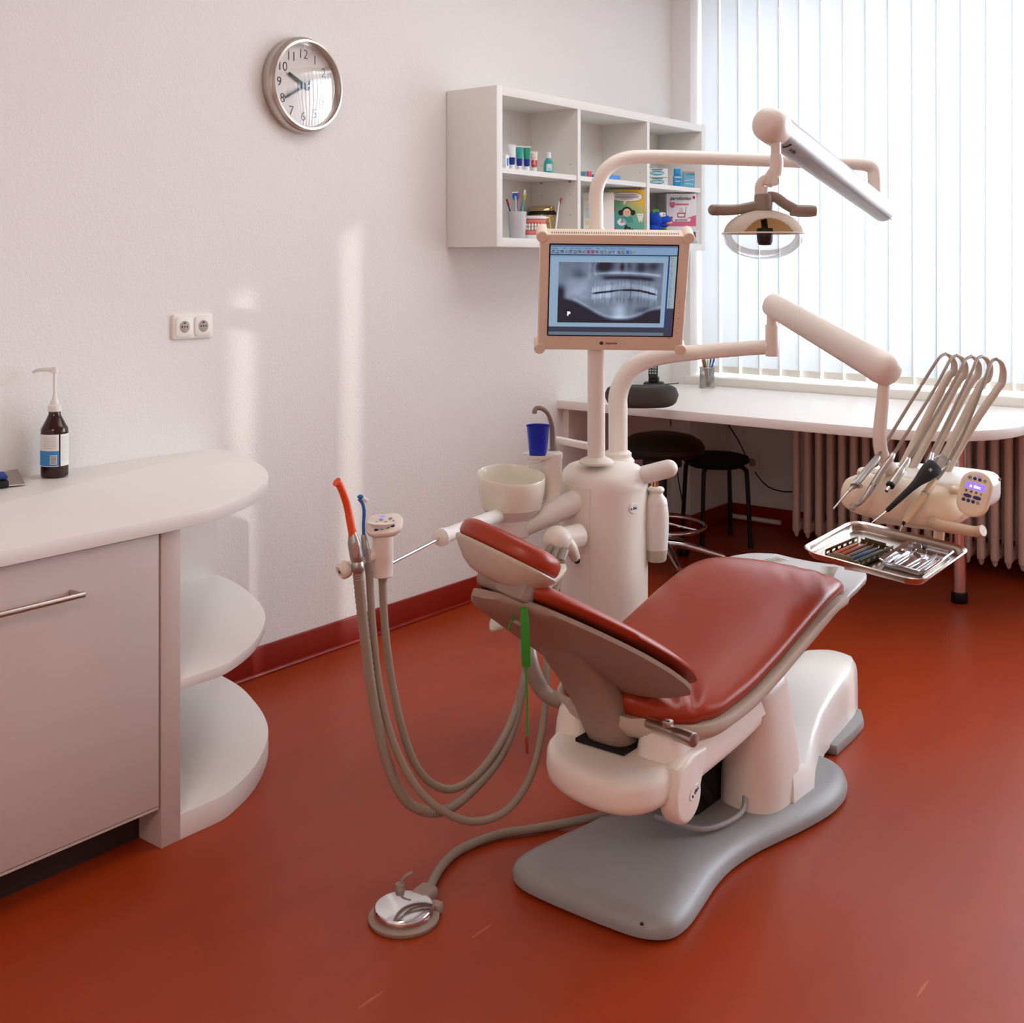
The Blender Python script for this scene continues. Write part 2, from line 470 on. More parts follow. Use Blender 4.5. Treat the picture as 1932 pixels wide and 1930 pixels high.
m = MB(); m.tube([pc+V((.05,.03,.01)), pc+V((.11,.06,.004)), pc+V((.18,.05,.004)), pc+V((.28,.02,.004))], .0025, 6); obj('cord', m, M_dark, ph)
# pencil cup
pq = PX(1334, 727, 5.26); pq.z = zt
cup = thing('pencil_cup', 'silver wire mesh pencil cup on the desk near the sill', 'pencil cup', pq)
m = MB()
for i in range(26):
    a = 2*PI*i/26
    m.tube([pq+V((.037*math.cos(a+z*2.5), .037*math.sin(a+z*2.5), .004+z*.10)) for z in (0,.25,.5,.75,1)], .0011, 4, 0)
    m.tube([pq+V((.037*math.cos(a-z*2.5), .037*math.sin(a-z*2.5), .004+z*.10)) for z in (0,.25,.5,.75,1)], .0011, 4, 0)
for z in (.003, .102): m.tube([pq+V((.038*math.cos(2*PI*i/24), .038*math.sin(2*PI*i/24), z)) for i in range(25)], .0025, 6, 0)
obj('mesh_wall', m, M_satin, cup)
m = MB(); m.cyl(pq, pq+V((0,0,.004)), .038); obj('base', m, M_satin, cup)
pens = [((228,228,226),'white','leftmost'),((190,176,60),'yellow','left of centre'),((205,46,40),'red','in the middle'),((60,130,60),'green','behind the red one'),((236,236,236),'pale grey','right of centre'),((40,96,200),'blue','leaning to the right'),((70,70,74),'black','at the back')]
for i, (cc, nm, wh) in enumerate(pens):
    a = 2*PI*i/7+.4; p0 = pq+V((.010*math.cos(a+2.2), .010*math.sin(a+2.2), .006)); 
    p1 = pq+V((.024*math.cos(a), .024*math.sin(a), .140+.012*((i*3) % 4)/3))
    if i == 5: p1 = pq+V((.01,-.036,.150))
    d = (p1-p0).normalized()
    pt = thing('pen', nm+' pen '+wh+' in the wire pencil cup', 'pen', p0, 'pens in the wire cup')
    m = MB(); m.cyl(p0, p0+d*((p1-p0).length-.02), .0042, n=10); obj('barrel', m, mat('pen_'+nm.replace(' ','_'), cc, .4), pt)
    m = MB(); m.lathe([(.0048,0), (.0048,.012), (.003,.02)], p1-d*.02, d, 10); obj('pen_cap', m, mat('pen_'+nm.replace(' ','_'), cc, .4), pt)
# cables and socket under the desk
m = MB(); m.tube([PX(1262,786,5.36)-V((0,0,0)), PX(1266,800,5.37), PX(1262,815,5.37), PX(1270,830,5.37), PX(1280,905,5.37), PX(1290,958,5.36)], .003, 6)
tag(obj('cable', m, M_dark), 'thin dark cable hanging down the pier behind the rolling stool', 'cable')
m = MB(); m.tube([PX(1372,797,5.80), PX(1395,835,5.815), PX(1418,880,5.815), PX(1445,915,5.815), PX(1475,927,5.81), PX(1500,928,5.78)], .0035, 6)
tag(obj('cable', m, M_dark), 'dark cable sagging across the niche wall towards the radiator', 'cable')
m = MB(); m.tube([PX(1340,795,5.80), PX(1332,825,5.815), PX(1327,850,5.82)], .003, 6)
tag(obj('cable', m, M_dark), 'short dark cable running down behind the black stool', 'cable')
sc = PX(1420, 872, NX-.006)
ts = thing('wall_socket', 'flat pale socket plate low on the niche wall behind the cable', 'socket', sc)
m = MB(); m.box(sc, (.010,.082,.10), .003); obj('plate', m, M_trim, ts)
m = MB(); m.cyl(sc+V((-.003,0,0)), sc+V((-.0065,0,0)), .022); obj('socket_well', m, M_inkgrey, ts)
m = MB(); p0 = PX(1330, 966, 5.80); p1 = PX(1474, 986, 5.80); p0.z = p1.z = (p0.z+p1.z)/2
m.cyl(p0, p1, .013, n=14)
for t in (.12, .85): m.cyl(p0.lerp(p1, t), p0.lerp(p1, t)+V((.03,0,0)), .006, n=8)
tag(obj('heating_pipe', m, M_trim), 'thin white pipe running along the red skirting beside the radiator', 'pipe')
# ================================================================== STOOLS
bs = V((5.30, 2.85, 0))
st = thing('stool', 'low black stool with round fabric seat and tube legs under the desk', 'stool', bs)
m = MB(); m.lathe([(.0,.445), (.13,.445), (.160,.437), (.168,.425), (.165,.412), (.15,.405), (0,.405)], bs, n=40); obj('seat', m, M_fabblk, st)
m = MB(); m.tube([bs+V((.13*math.cos(2*PI*i/28), .13*math.sin(2*PI*i/28), .397)) for i in range(29)], .009, 8, 0); obj('ring', m, M_black, st)
for a in (5, 95, 187, 272):
    r = math.radians(a); e = V((math.cos(r), math.sin(r), 0))
    m = MB(); m.tube([bs+e*.08+Z_*.397, bs+e*.13+Z_*.397, bs+e*.158+Z_*.385, bs+e*.168+Z_*.355, bs+e*.18+Z_*.15, bs+e*.188+Z_*.012], .011, 10)
    l = obj('leg', m, M_black, st)
    m = MB(); m.cyl(bs+e*.1885, bs+e*.188+Z_*.022, .0135, n=12); obj('foot_cap', m, M_dark, l)
rs = V((4.67, 2.79, 0))
rt = thing('rolling_stool', 'black upholstered rolling stool with chrome foot ring and padded backrest', 'stool', rs)
m = MB(); m.lathe([(0,.632), (.08,.630), (.14,.618), (.18,.595), (.197,.57), (.195,.55), (.18,.535), (.15,.525), (0,.525)], rs, n=48); obj('seat', m, M_seatblk, rt)
m = MB(); m.cyl(rs+Z_*.48, rs+Z_*.525, .09, n=24); m.cyl(rs+Z_*.12, rs+Z_*.49, .022, n=18); m.cyl(rs+Z_*.12, rs+Z_*.30, .03, n=18); obj('post', m, M_dark, rt)
m = MB(); m.tube([rs+V((.197*math.cos(2*PI*i/40), .197*math.sin(2*PI*i/40), .206)) for i in range(41)], .010, 10, 0)
for a in (30, 150, 270):
    r = math.radians(a); m.tube([rs+Z_*.22+V((.025*math.cos(r), .025*math.sin(r), 0)), rs+V((.12*math.cos(r), .12*math.sin(r), .211)), rs+V((.205*math.cos(r), .205*math.sin(r), .206))], .007, 8)
obj('foot_ring', m, M_chrome, rt)
for i in range(5):
    r = math.radians(-62+72*i); e = V((math.cos(r), math.sin(r), 0)); pe = V((-e.y, e.x, 0))
    m = MB(); m.tube([rs+Z_*.125, rs+e*.10+Z_*.118, rs+e*.22+Z_*.088, rs+e*.285+Z_*.072], [.022,.02,.016,.013], 12)
    l = obj('leg', m, M_chrome, rt)
    m = MB()
    for sg in (-1, 1): m.cyl(rs+e*.285+pe*sg*.008+Z_*.027, rs+e*.285+pe*sg*.024+Z_*.027, .027, n=20, bev=.004)
    m.cyl(rs+e*.275+Z_*.03, rs+e*.275+Z_*.075, .009, n=10); m.box(rs+e*.28+Z_*.05, (.03,.03,.014), .004)
    obj('caster', m, M_dark, l)
# curved backrest pad facing the seat
bc = P(1212, 747, 4.93); RGT0 = V((CY, -SY, 0))
m = MB(); rings = []
nb = 25
dirb = V((CY, -SY, 0)); dn = V((SY, CY, 0))
for i in range(nb):
    t = -1+2*i/(nb-1); 
    c = bc+dirb*(t*.158)+dn*(-.01+.05*(1-abs(t))**1 if False else .055*t*t-.02)
    e = (1-abs(t)**6)**.5 if abs(t) < 1 else 0.0
    hh = .050*max(e, .05); th = .024*max(e, .05)
    rings.append([c+Z_*(hh*y_)+dn*(th*x_) for x_, y_ in ell(1, 1, 20, 3.2)])
m.rings(rings); obj('backrest', m, M_stoolgrey, rt)
m = MB(); bb_ = bc-RGT0*.105; m.tube([bb_+dn*.005-Z_*.01, bb_+dn*.02-Z_*.09, bb_+dn*.10-Z_*.20, bb_+dn*.22-Z_*.29, rs-RGT0*.10+Z_*.518, rs-RGT0*.03+Z_*.515], .011, 10); obj('backrest_bar', m, M_dark, rt)
# ================================================================== COUNTER on the left wall
ct = thing('counter_cabinet', 'white cabinet with wide door and steel bar handle under the left counter', 'cabinet', (.9, 2.8, 0))
FY = 2.40
m = MB(); m.bx((.10, FY+.022, .095), (1.69, LW-.003, .755)); obj('body', m, M_cab, ct)
m = MB(); m.bx((.10, FY+.09, 0), (1.69, FY+.11, .095)); obj('plinth', m, mat('plinth_shade', (52,38,34), .6), ct)  # dark colour paints in the shadow of the toe recess
m = MB(); m.bx((.72, FY, .105), (1.684, FY+.019, .757), .0015); d = obj('door', m, M_cab, ct)
m = MB(); h0, h1 = V((.86, FY-.038, .668)), V((1.462, FY-.038, .668))
m.cyl(h0, h1, .0068, n=20)
for t in (.03, .985): m.cyl(h0.lerp(h1, t), h0.lerp(h1, t)+V((0, .038, 0)), .0065, n=16)
obj('handle', m, M_steel, d)
m = MB(); m.bx((.10, FY, .105), (.715, FY+.019, .757), .0015); obj('door', m, M_cab, ct)
m = MB(); m.bx((.72, FY+.002, .0965), (1.684, FY+.022, .103)); obj('bottom_edge', m, M_cab, ct)
# worktop with rounded end
cl = [(1.70, 2.374), (1.835, 2.39), (1.94, 2.425), (2.036, 2.476), (2.13, 2.548), (2.217, 2.635), (2.285, 2.735), (2.34, 2.846), (2.395, 2.985), (2.43, LW-.002)]
cs = [tuple(p[:2]) for p in catmull([V((x, y, 0)) for x, y in cl], 4)]
m = MB(); m.prism([(.10, LW-.002), (.10, 2.374)]+cs, .036, frame(V((0,0,.764)), X_, Y_, Z_), .002)
tag(obj('countertop', m, M_white, None, (.9, 2.8, .764)), 'white laminate counter top with a rounded right end', 'counter top')
# open end unit with round shelves
eu = thing('end_shelf_unit', 'white open shelf unit with rounded shelves at the right end of the counter', 'shelf unit', (2.0, 2.8, 0))
m = MB(); m.bx((1.69, FY, 0), (1.745, LW-.003, .764), .001); obj('side_panel', m, M_cab, eu)
m = MB(); m.bx((1.745, LW-.022, .0), (2.425, LW-.003, .764)); obj('back_panel', m, M_white, eu)
ins = [(x-.03 if x > 1.8 else x, y+.03) for x, y in cs]
def roundshelf(z, t, dx):
    o = [(1.745, LW-.022), (1.745, FY)]+[(min(x, 9)-dx*max(0, min(1, (x-1.75)/.4)), max(y, FY)) for x, y in cs if x > 1.76 and y < LW-.022]+[(2.42-dx, LW-.022)]
    mm = MB(); mm.prism(o, t, frame(V((0,0,z)), X_, Y_, Z_), .0015); return mm
obj('shelf', roundshelf(.365, .026, .01), M_white, eu)
obj('shelf', roundshelf(.0, .062, .0), M_white, eu)
# pump bottle
b0 = V((1.862, 3.075, .80)); b0 = PY(103, 880, 3.085); b0.z = .80
bt = thing('pump_bottle', 'brown disinfectant bottle with white pump on the counter by the wall', 'bottle', b0)
m = MB(); r = .0375
m.lathe([(0,0), (r-.006,0), (r-.001,.004), (r,.010), (r,.128), (r-.001,.138), (r-.006,.147), (.021,.168), (.0165,.178), (.0155,.192), (0,.192)], b0, n=40); obj('bottle_body', m, M_amber, bt)
def wrap(mb, c, r, a0, a1, z0, z1, n=14, mi=0):
    mb.m = mi
    rings = [[c+V((r*math.cos(a0+(a1-a0)*i/n), r*math.sin(a0+(a1-a0)*i/n), z)) for i in range(n+1)] for z in (z0, z1)]
    mb.rings(rings, False, False, close=False)
vd = math.atan2(-b0.y, -b0.x)   # towards the room
m = MB(); wrap(m, b0, r+.0006, vd-2.2, vd+.30, .034, .124, 30); m.m = 1
wrap(m, b0, r+.0009, vd-2.2, vd+.30, .036, .078, 30, 1)
for i in range(7): wrap(m, b0, r+.0010, vd-.9, vd+.15, .086+i*.0048, .0868+i*.0048, 12, 3)
wrap(m, b0, r+.0011, vd-.32, vd+.16, .040, .066, 8, 0)
for i in range(9): wrap(m, b0, r+.0013, vd-.28, vd+.12, .042+i*.0026, .0433+i*.0026, 8, 2)
obj('front_label', m, [M_paper, M_lblue, M_ink, M_inkgrey], bt)
m = MB(); wrap(m, b0, r+.0006, vd+.42, vd+2.0, .034, .124, 20)
for i in range(16): wrap(m, b0, r+.001, vd+.5, vd+1.7, .050+i*.0044, .0505+i*.0044, 12, 1)
obj('back_label', m, [M_paper, M_inkgrey], bt)
m = MB(); m.lathe([(.0175,.186), (.0185,.187), (.0185,.203), (.012,.206), (.011,.216), (.0085,.218), (.006,.225), (.0045,.235), (.0045,.294), (.009,.296), (.009,.310), (.006,.313), (0,.313)], b0, n=28)
nd = V((-CY, SY, 0))
m.tube([b0+Z_*.304, b0+Z_*.305+nd*.03, b0+Z_*.303+nd*.05, b0+Z_*.296+nd*.062], [.0075,.006,.005,.004], 10)
obj('pump', m, M_creamw, bt)
# blue pad and sheet metal piece at the left end of the counter
q = PH(6, 915, .80); q.z = .80
bp = thing('glove_pack', 'blue and black pack on a grey metal plate at the far left of the counter', 'pack', q)
ax = V((.93, -.36, 0)).normalized(); ay = V((.36, .93, 0)).normalized()
qc = q-ax*.13
m = MB(); m.box((0,0,0), (.36,.16,.003), .001, 1, frame(qc+V((0,0,.014))+ay*.03, ax, ay, (Z_)) @ Matrix.Rotation(.12, 4, 'X')); obj('metal_plate', m, M_steel, bp)
m = MB(); m.box((0,0,0), (.27,.075,.010), .004, 2, frame(qc+V((0,0,.030))-ay*.02, ax, ay, Z_)); obj('blue_cloth', m, mat('blue_cloth', (34,62,140), .8), bp)
m = MB(); m.box((0,0,0), (.275,.035,.020), .006, 2, frame(qc+V((0,0,.012))-ay*.045, ax, ay, Z_)); obj('black_edge', m, M_dark, bp)
# ================================================================== CLOCK
cc = V((2.795, LW, 2.037))
ck = thing('wall_clock', 'round steel wall clock with black numerals high on the left wall', 'clock', cc)
m = MB(); m.lathe([(.150,0), (.168,.0), (.170,.004), (.170,.030), (.166,.040), (.163,.043), (.163,.048), (.158,.056), (.150,.057), (.147,.050), (.147,.020), (0,.020)], cc, -Y_, n=96); obj('case', m, M_steel, ck, ang=25)
m = MB(); m.lathe([(0,.0212), (.148,.0212), (.148,.0205), (0,.0205)], cc, -Y_, n=64, cap=False); obj('dial', m, M_dial, ck)
def cf(a, rr, d): # a clockwise from 12
    return cc+X_*(math.sin(a)*rr)+Z_*(math.cos(a)*rr)-Y_*d
m = MB()
for i in range(12):
    a = 2*PI*i/12
    m.text(str(12 if i == 0 else i), wallframe(cf(a, .110, .0218)), .047, .0004, bold=-.0005)
obj('numerals', m, M_ink, ck)
m = MB()
for i in range(60):
    a = 2*PI*i/60; L = .012 if i % 5 == 0 else .006; wd = .0024 if i % 5 == 0 else .0009
    p = cf(a, .141, .0218); ra = (X_*math.sin(a)+Z_*math.cos(a)); ta = (X_*math.cos(a)-Z_*math.sin(a))
    m.box((0,0,0), (wd, L, .0006), 0, 1, frame(p, ta, ra, -Y_))
obj('minute_track', m, M_inkgrey, ck)
def hand(nm, ang, L, tail, wd, d):
    a = math.radians(ang); ra = (X_*math.sin(a)+Z_*math.cos(a)); ta = (X_*math.cos(a)-Z_*math.sin(a))
    m = MB(); m.prism([(-wd*.75, -tail), (wd*.75, -tail), (wd*.5, L), (-wd*.5, L)], .0014, frame(cc-Y_*d, ta, ra, ta.cross(ra)), 0)
    m.cyl(cc-Y_*(d-.002), cc-Y_*(d+.002), .0095, n=20); obj(nm, m, M_ink, ck)
hand('hour_hand', 296, .080, .025, .010, .027); hand('minute_hand', 240, .107, .030, .008, .031)
m = MB(); m.lathe([(0,.046), (.06,.0455), (.11,.044), (.148,.041)], cc, -Y_, n=64, cap=False); obj('glass', m, M_clockglass, ck)
# ================================================================== DOUBLE SOCKET on the left wall
so = V((2.337, LW, 1.205))
sk = thing('double_socket', 'white double power socket on the left wall above the counter', 'socket', so)
m = MB(); m.prism(rrect(.155, .080, .010), .011, wallframe(so), .004, 3, botbev=False); obj('frame_plate', m, M_trim, sk)
for sx in (-.0365, .0365):
    m = MB(); c = so+X_*sx
    m.prism(rrect(.066, .067, .014), .0145, wallframe(c), .002, 2, botbev=False)
    m.m = 1; m.lathe([(0,.0148), (.019,.0148), (.0195,.0146)], c-Z_*0, -Y_, n=32, cap=False)
    m.m = 2
    for hx in (-.0095, 0, .0095): m.cyl(c+X_*hx-Y_*.0146, c+X_*hx-Y_*.0152, .0026, n=12)
    m.box(c+Z_*.012-Y_*.0150, (.009,.0006,.004))
    obj('socket_insert', m, [M_trim, mat('socket_well', (176,164,154), .5), M_dark], sk)
# ================================================================== DENTAL CHAIR
YC = 1.445
ch = thing('dental_chair', 'reclined dental chair with orange-red upholstery on a grey floor plate', 'dental chair', (2.6, YC, 0))
# --- floor plate
half = [(2.058, .06), (2.066, .15), (2.10, .205), (2.163, .216), (2.265, .200), (2.35, .184), (2.438, .178), (2.54, .188), (2.63, .208), (2.715, .228), (2.80, .243), (2.87, .248), (2.95, .240), (3.02, .212), (3.07, .17), (3.095, .10)]
nearp = catmull([V((x, YC-h, 0)) for x, h in half], 4)
farp = [V((p.x, 2*YC-p.y, 0)) for p in reversed(nearp)]
outl = nearp+farp
def scaled(outl, k, z, d=0):
    r = []
    n = len(outl)
    for i, p in enumerate(outl):
        t = (outl[(i+1) % n]-outl[i-1]).normalized(); nrm = V((t.y, -t.x, 0))
        q = p-nrm*d
        r.append(V((2.57+(q.x-2.57)*k, YC+(q.y-YC)*k, z)))
    return r
m = MB()
m.rings([scaled(outl, 1, .006, .012), scaled(outl, 1, .008, .002), scaled(outl, 1, .022, 0), scaled(outl, 1, .036, .006), scaled(outl, 1, .046, .018), scaled(outl, 1, .054, .038), scaled(outl, .8, .060, .03), scaled(outl, .4, .066, .015)])
obj('floor_plate', m, M_greyb, ch, ang=60)
m = MB(); m.rings([scaled(outl, 1, .0, .02), scaled(outl, 1, .009, .02)]); obj('rubber_edge', m, M_dark, ch)
m = MB(); p = PH(1211, 1733, .05); m.sphere(p-Z_*.011, .0042, (1,1,.8)); obj('screw', m, M_dark, ch)
# --- pump cover (toe box) joined to the lift cover
m = MB(); rings = []
xs = [2.74, 2.85, 2.95, 3.05, 3.15, 3.25, 3.35, 3.45, 3.53, 3.575, 3.592]
hw = [.19, .195, .165, .14, .125, .118, .113, .105, .090, .062, .02]
ht = [.16, .115, .105, .118, .138, .155, .166, .172, .170, .165, .158]
cyo = [0, 0, .01, .02, .03, .035, .04, .045, .05, .052, .053]
for x, w_, h_, cy in zip(xs, hw, ht, cyo):
    c0 = YC+cy; r = []
    for a, b in ((-1, .03), (-1.0, .5), (-.98, .80), (-.93, .93), (-.84, 1.0), (-.4, 1.03), (0, 1.04), (.4, 1.03), (.84, 1), (.93, .93), (.98, .80), (1, .5), (1, .03)):
        r.append(V((x, c0+a*w_, h_*b if b > .1 else .02)))
    rings.append(r)
m.rings(rings)
obj('pump_cover', m, M_creamw, ch, ang=45)
m = MB(); o2 = [(3.20, -.13), (3.35, -.125), (3.44, -.115), (3.51, -.08), (3.55, -.02), (3.57, .06), (3.56, .15), (3.5, .20), (3.2, .21)]
m.prism([(x, YC+y+.02) for x, y in o2], .030, frame(V((0,0,.0)), X_, Y_, Z_), .006); obj('toe_plate', m, M_greyb, ch)
# --- lift arm cover (near and far side)
for sg, nm in ((-1, 'near'), (1, 'far')):
    m = MB(); rings = []
    for t, cx, cy, ax_, ay_ in ((0, 2.745, .098, .135, .085), (.25, 2.722, .108, .124, .080), (.5, 2.698, .118, .112, .073), (.75, 2.672, .127, .100, .066), (.93, 2.650, .134, .091, .060), (.98, 2.646, .134, .087, .056), (1.0, 2.643, .134, .077, .047)):
        z = .05+t*.335
        rings.append([V((cx+a, YC+sg*cy+b, z+(.03*(1 if t > .9 else 0)*(a/.08)*.4))) for a, b in ell(ax_, ay_, 36, 2.6)])
    m.rings(rings); obj('lift_arm_cover', m, M_cream, ch, ang=50)
m = MB(); m.bx((2.50, YC-.045, .05), (2.78, YC+.10, .30), .02); m.tube([(2.36, YC-.02, .27), (2.48, YC-.03, .18), (2.56, YC-.04, .09)], .018, 10, 4)
obj('lift_mechanism', m, M_mech, ch)
m = MB(); m.tube([(2.38, YC-.0, .10), (2.43, YC-.09, .078), (2.50, YC-.125, .076), (2.57, YC-.135, .085), (2.63, YC-.11, .11)], .0065, 10); obj('cable_harness', m, M_inkgrey, ch)
# --- upper structure (white cantilever body under the seat)
m = MB(); rings = []
bo0 = [(2.66, -.170), (2.50, -.182), (2.30, -.184), (2.18, -.182), (2.10, -.168), (2.055, -.13), (2.040, -.07), (2.045, 0), (2.068, .065), (2.11, .115), (2.17, .145), (2.30, .158), (2.50, .160), (2.66, .15)]
bo = [V((p.x, p.y+YC, 0)) for p in catmull([V((x, y, 0)) for x, y in bo0], 4)]
def bring(z, d, kx=1.0):
    r = []; n = len(bo)
    for i, p in enumerate(bo):
        t = (bo[(i+1) % n]-bo[i-1]).normalized(); nrm = V((-t.y, t.x, 0)); q = p-nrm*d
        r.append(V((q.x, q.y, z+ (q.x-2.3)*.06)))
    return r
m.rings([bring(.258, .05), bring(.259, .032), bring(.266, .014), bring(.278, .003), bring(.292, 0), bring(.318, .001), bring(.328, .004), bring(.336, .011), bring(.340, .021), bring(.341, .045)])
# raised rear with the two cheeks beside the back support
def cheek(y0, y1):
    rr = []
    for z, d in ((.32, -.004), (.35, .0), (.378, .007), (.392, .018), (.396, .033)):
        o = rrect(.46-2*d, (y1-y0)-2*d*.8, max(.012, .045-d), 5, 2.405, (y0+y1)/2)
        rr.append([V((x, y, z)) for x, y in o])
    m.rings(rr)
cheek(YC-.180, YC-.064); cheek(YC+.064, YC+.156)
m.bx((2.24, YC-.10, .33), (2.66, YC+.10, .40), .02)
obj('body', m, M_cream, ch, ang=50)
m = MB(); m.bx((2.150, YC-.064, .335), (2.26, YC+.064, .343)); obj('slot', m, M_mech, ch)
# pivot lobe with maker's badge on the near side
m = MB(); fo = frame(V((2.205, YC-.150, .262)), X_, Z_, -Y_)
lobe = [(-.057, .02)]+[(.058*math.cos(math.radians(a)), .058*math.sin(math.radians(a))) for a in range(170, 371, 10)]+[(.075, .045), (.085, .085), (.02, .09), (-.04, .07)]
m.prism(lobe, .046, fo, .014, 4); lb = obj('pivot_lobe', m, M_cream, ch)
m = MB(); bc_ = V((2.225, YC-.1963, .268)); fb = frame(bc_, X_, Z_, -Y_)
m.prism(ell(.023, .013, 24), .0018, fb @ Matrix.Rotation(math.radians(25), 4, 'Z'), .0006, 1); m.m = 1
m.text('a dec', fb @ Matrix.Rotation(math.radians(25), 4, 'Z') @ Matrix.Translation((0,0,.0022)), .0145, .0003, bold=.0002)
obj('badge', m, [M_creamw, M_navy], lb)
# --- seat: taupe pan, red cushion, grey foot plate
SX = [2.175, 2.225, 2.31, 2.45, 2.60, 2.75, 2.88, 2.98, 3.06, 3.10]
SZ = [.462, .440, .440, .458, .492, .532, .562, .570, .556, .535]      # top edge height
SW = [.085, .165, .206, .218, .220, .220, .218, .212, .195, .15]        # half width
def seat_rows(inset, dz, dome):
    pass
def sec(x, w, ze, th, dome, n=44):
    r = []
    pts = []
    for k in range(n+1):           # top from near to far
        t = -1+2*k/n
        e = (1-abs(t)**5)
        zz = ze-.020+.020*e**.6 if abs(t) < 1 else ze-.020
        pts.append((t*w, zz+dome*(1-t*t)))
    bot = [(w*.985, ze-.020-th*.5), (w*.95, ze-.020-th*.85), (w*.85, ze-.020-th), (0, ze-.020-th), (-w*.85, ze-.020-th), (-w*.95, ze-.020-th*.85), (-w*.985, ze-.020-th*.5)]
    return [V((x, YC+y, z)) for y, z in pts+bot]
NS = 120
rings = []
for i in range(NS+1):
    t = i/NS; x = SX[0]+(SX[-1]-SX[0])*t
    # finer rounding at both ends
    pl = lambda ys: interp(SX, ys, x)
    w_ = pl(SW); ze = pl(SZ)
    dome = .030*math.sin(PI*min(1, max(0, (x-2.15)/.95)))**.7 if 2.15 < x < 3.1 else 0
    rings.append((x, w_, ze, dome))
def smooth(a, k=3):
    for _ in range(k): a = [a[0]]+[(a[i-1]+2*a[i]+a[i+1])/4 for i in range(1, len(a)-1)]+[a[-1]]
    return a
W_ = smooth([r[1] for r in rings], 22); Z2 = smooth([r[2] for r in rings], 44)
m = MB(); rr = []
for (x, _, _, dm), w_, ze in zip(rings, W_, Z2):
    s_ = sec(x, w_, ze, .030, dm)
    rr.append(s_)
x0 = rings[0]; rr.insert(0, [V((SX[0]-.012, YC+(p.y-YC)*.8, .455+(p.z-.455)*.4)) for p in rr[0]])
rr.append([V((SX[-1]+.012, YC+(p.y-YC)*.85, .520+(p.z-.520)*.4)) for p in rr[-1]])
m.rings(rr)
# wrinkles in the rear corner of the upholstery
for v in m.bm.verts:
    x, y = v.co.x, v.co.y-YC
    if y < .02 and x < 2.6:
        dx_, dy_ = x-2.17, y+.235; r_ = math.hypot(dx_, dy_); th_ = math.atan2(dy_, dx_)
        g = math.exp(-((r_-.15)/.065)**2)*math.exp(-((th_-.75)/.55)**2)
        v.co.z += .0055*g*math.sin(th_*17+1.0)
    g2 = math.exp(-((x-2.96)/.09)**2-((y+.13)/.07)**2); v.co.z += .003*g2*math.sin(x*55-y*95)
seat = obj('seat_cushion', m, M_red, ch, ang=70)
m = MB(); rr = []
for (x, _, _, dm), w_, ze in zip(rings, W_, Z2):
    w2 = w_+.012; b = ze-.045
    rr.append([V((x, YC+y, z)) for y, z in ((-w2, b), (-w2-.003, b-.010), (-w2, b-.022), (-w2*.93, b-.036), (-w2*.6, b-.048), (0, b-.05), (w2*.6, b-.048), (w2*.93, b-.036), (w2, b-.022), (w2+.003, b-.010), (w2, b), (0, b))])
f0 = [V((SX[0]-.026, YC+(p.y-YC)*.85, .424+(p.z-.424)*.5)) for p in rr[0]]; rr.insert(0, f0)
m.rings(rr); obj('seat_pan', m, M_pan, ch, ang=60)
m = MB(); rr = []
for i in range(29):
    x = 2.60+(3.275-2.60)*i/28
    ze = interp([2.60, 2.8, 2.95, 3.05, 3.15, 3.275], [.40, .462, .505, .524, .532, .530], x)
    w_ = interp([2.60, 2.8, 3.0, 3.10, 3.18, 3.23, 3.255, 3.275], [.20, .212, .218, .215, .205, .185, .165, .12], x)
    th = .020
    sag = .006
    pts = [(-w_, ze-.006), (-w_*.985, ze-.001), (-w_*.93, ze), (-w_*.5, ze-sag*.7), (0, ze-sag), (w_*.5, ze-sag*.7), (w_*.93, ze), (w_*.985, ze-.001), (w_, ze-.006), (w_*.98, ze-th), (w_*.8, ze-th-.012), (0, ze-th-.02), (-w_*.8, ze-th-.012), (-w_*.98, ze-th)]
    rr.append([V((x, YC+y, z)) for y, z in pts])
m.rings(rr)
m2 = m
obj('foot_plate', m, M_footp, ch, ang=60)
m = MB()
for k in range(9):
    x = 3.125+k*.014
    w_ = .13-.004*k
    m.tube([(x, YC-w_, .530+.0), (x, YC-w_*.5, .525), (x, YC, .5225), (x, YC+w_*.5, .525), (x, YC+w_, .530)], .0012, 6, 4)
obj('foot_plate_ribs', m, M_pan, ch)
# --- backrest
BO = V((2.160, YC, .520)); bd = V((-.845, 0, .535)).normalized(); bn = V((bd.z, 0, -bd.x))
bS = [-.095, -.085, -.06, -.02, .04, .12, .20, .28, .36, .42, .46, .485]
bW = [.09, .14, .195, .228, .245, .240, .222, .196, .166, .140, .11, .06]
def bsec(s, w, n0, n1, edge, n=20, dome=.0):
    r = []; kf = .42
    fw = lambda t: t*w*(kf if t > 0 else 1)
    for k in range(n+1):
        t = -1+2*k/n; r.append(BO+bd*s+Y_*fw(t)+bn*(n1-edge*(abs(t)**8)+dome*(1-t*t)))
    for k in range(n+1):
        t = 1-2*k/n; r.append(BO+bd*s+Y_*fw(t)+bn*(n0+edge*(abs(t)**8)))
    return r
def backpart(grow, n0, n1, edge, dome, bow):
    rr = []; N = 40
    sv = [bS[0]+(bS[-1]-bS[0])*i/N for i in range(N+1)]
    wv = smooth([interp(bS, bW, s) for s in sv], 2)
    for s, w in zip(sv, wv):
        e = min(1, (s-bS[0])/.03, (bS[-1]-s)/.03); e = max(.25, e)**.5
        mid = (n0+n1)/2; h = (n1-n0)/2*e
        bw = bow*math.sin(PI*(s-bS[0])/(bS[-1]-bS[0]))
        rr.append([p+bn*bw for p in bsec(s, w+grow, mid-h, mid+h, edge*e, 20, dome)])
    return rr
m = MB(); m.rings(backpart(0, 0, .034, .013, .008, .010)); obj('back_cushion', m, M_red, ch, ang=70)
m = MB(); rr = backpart(-.007, -.022, -.001, .006, 0, .010)
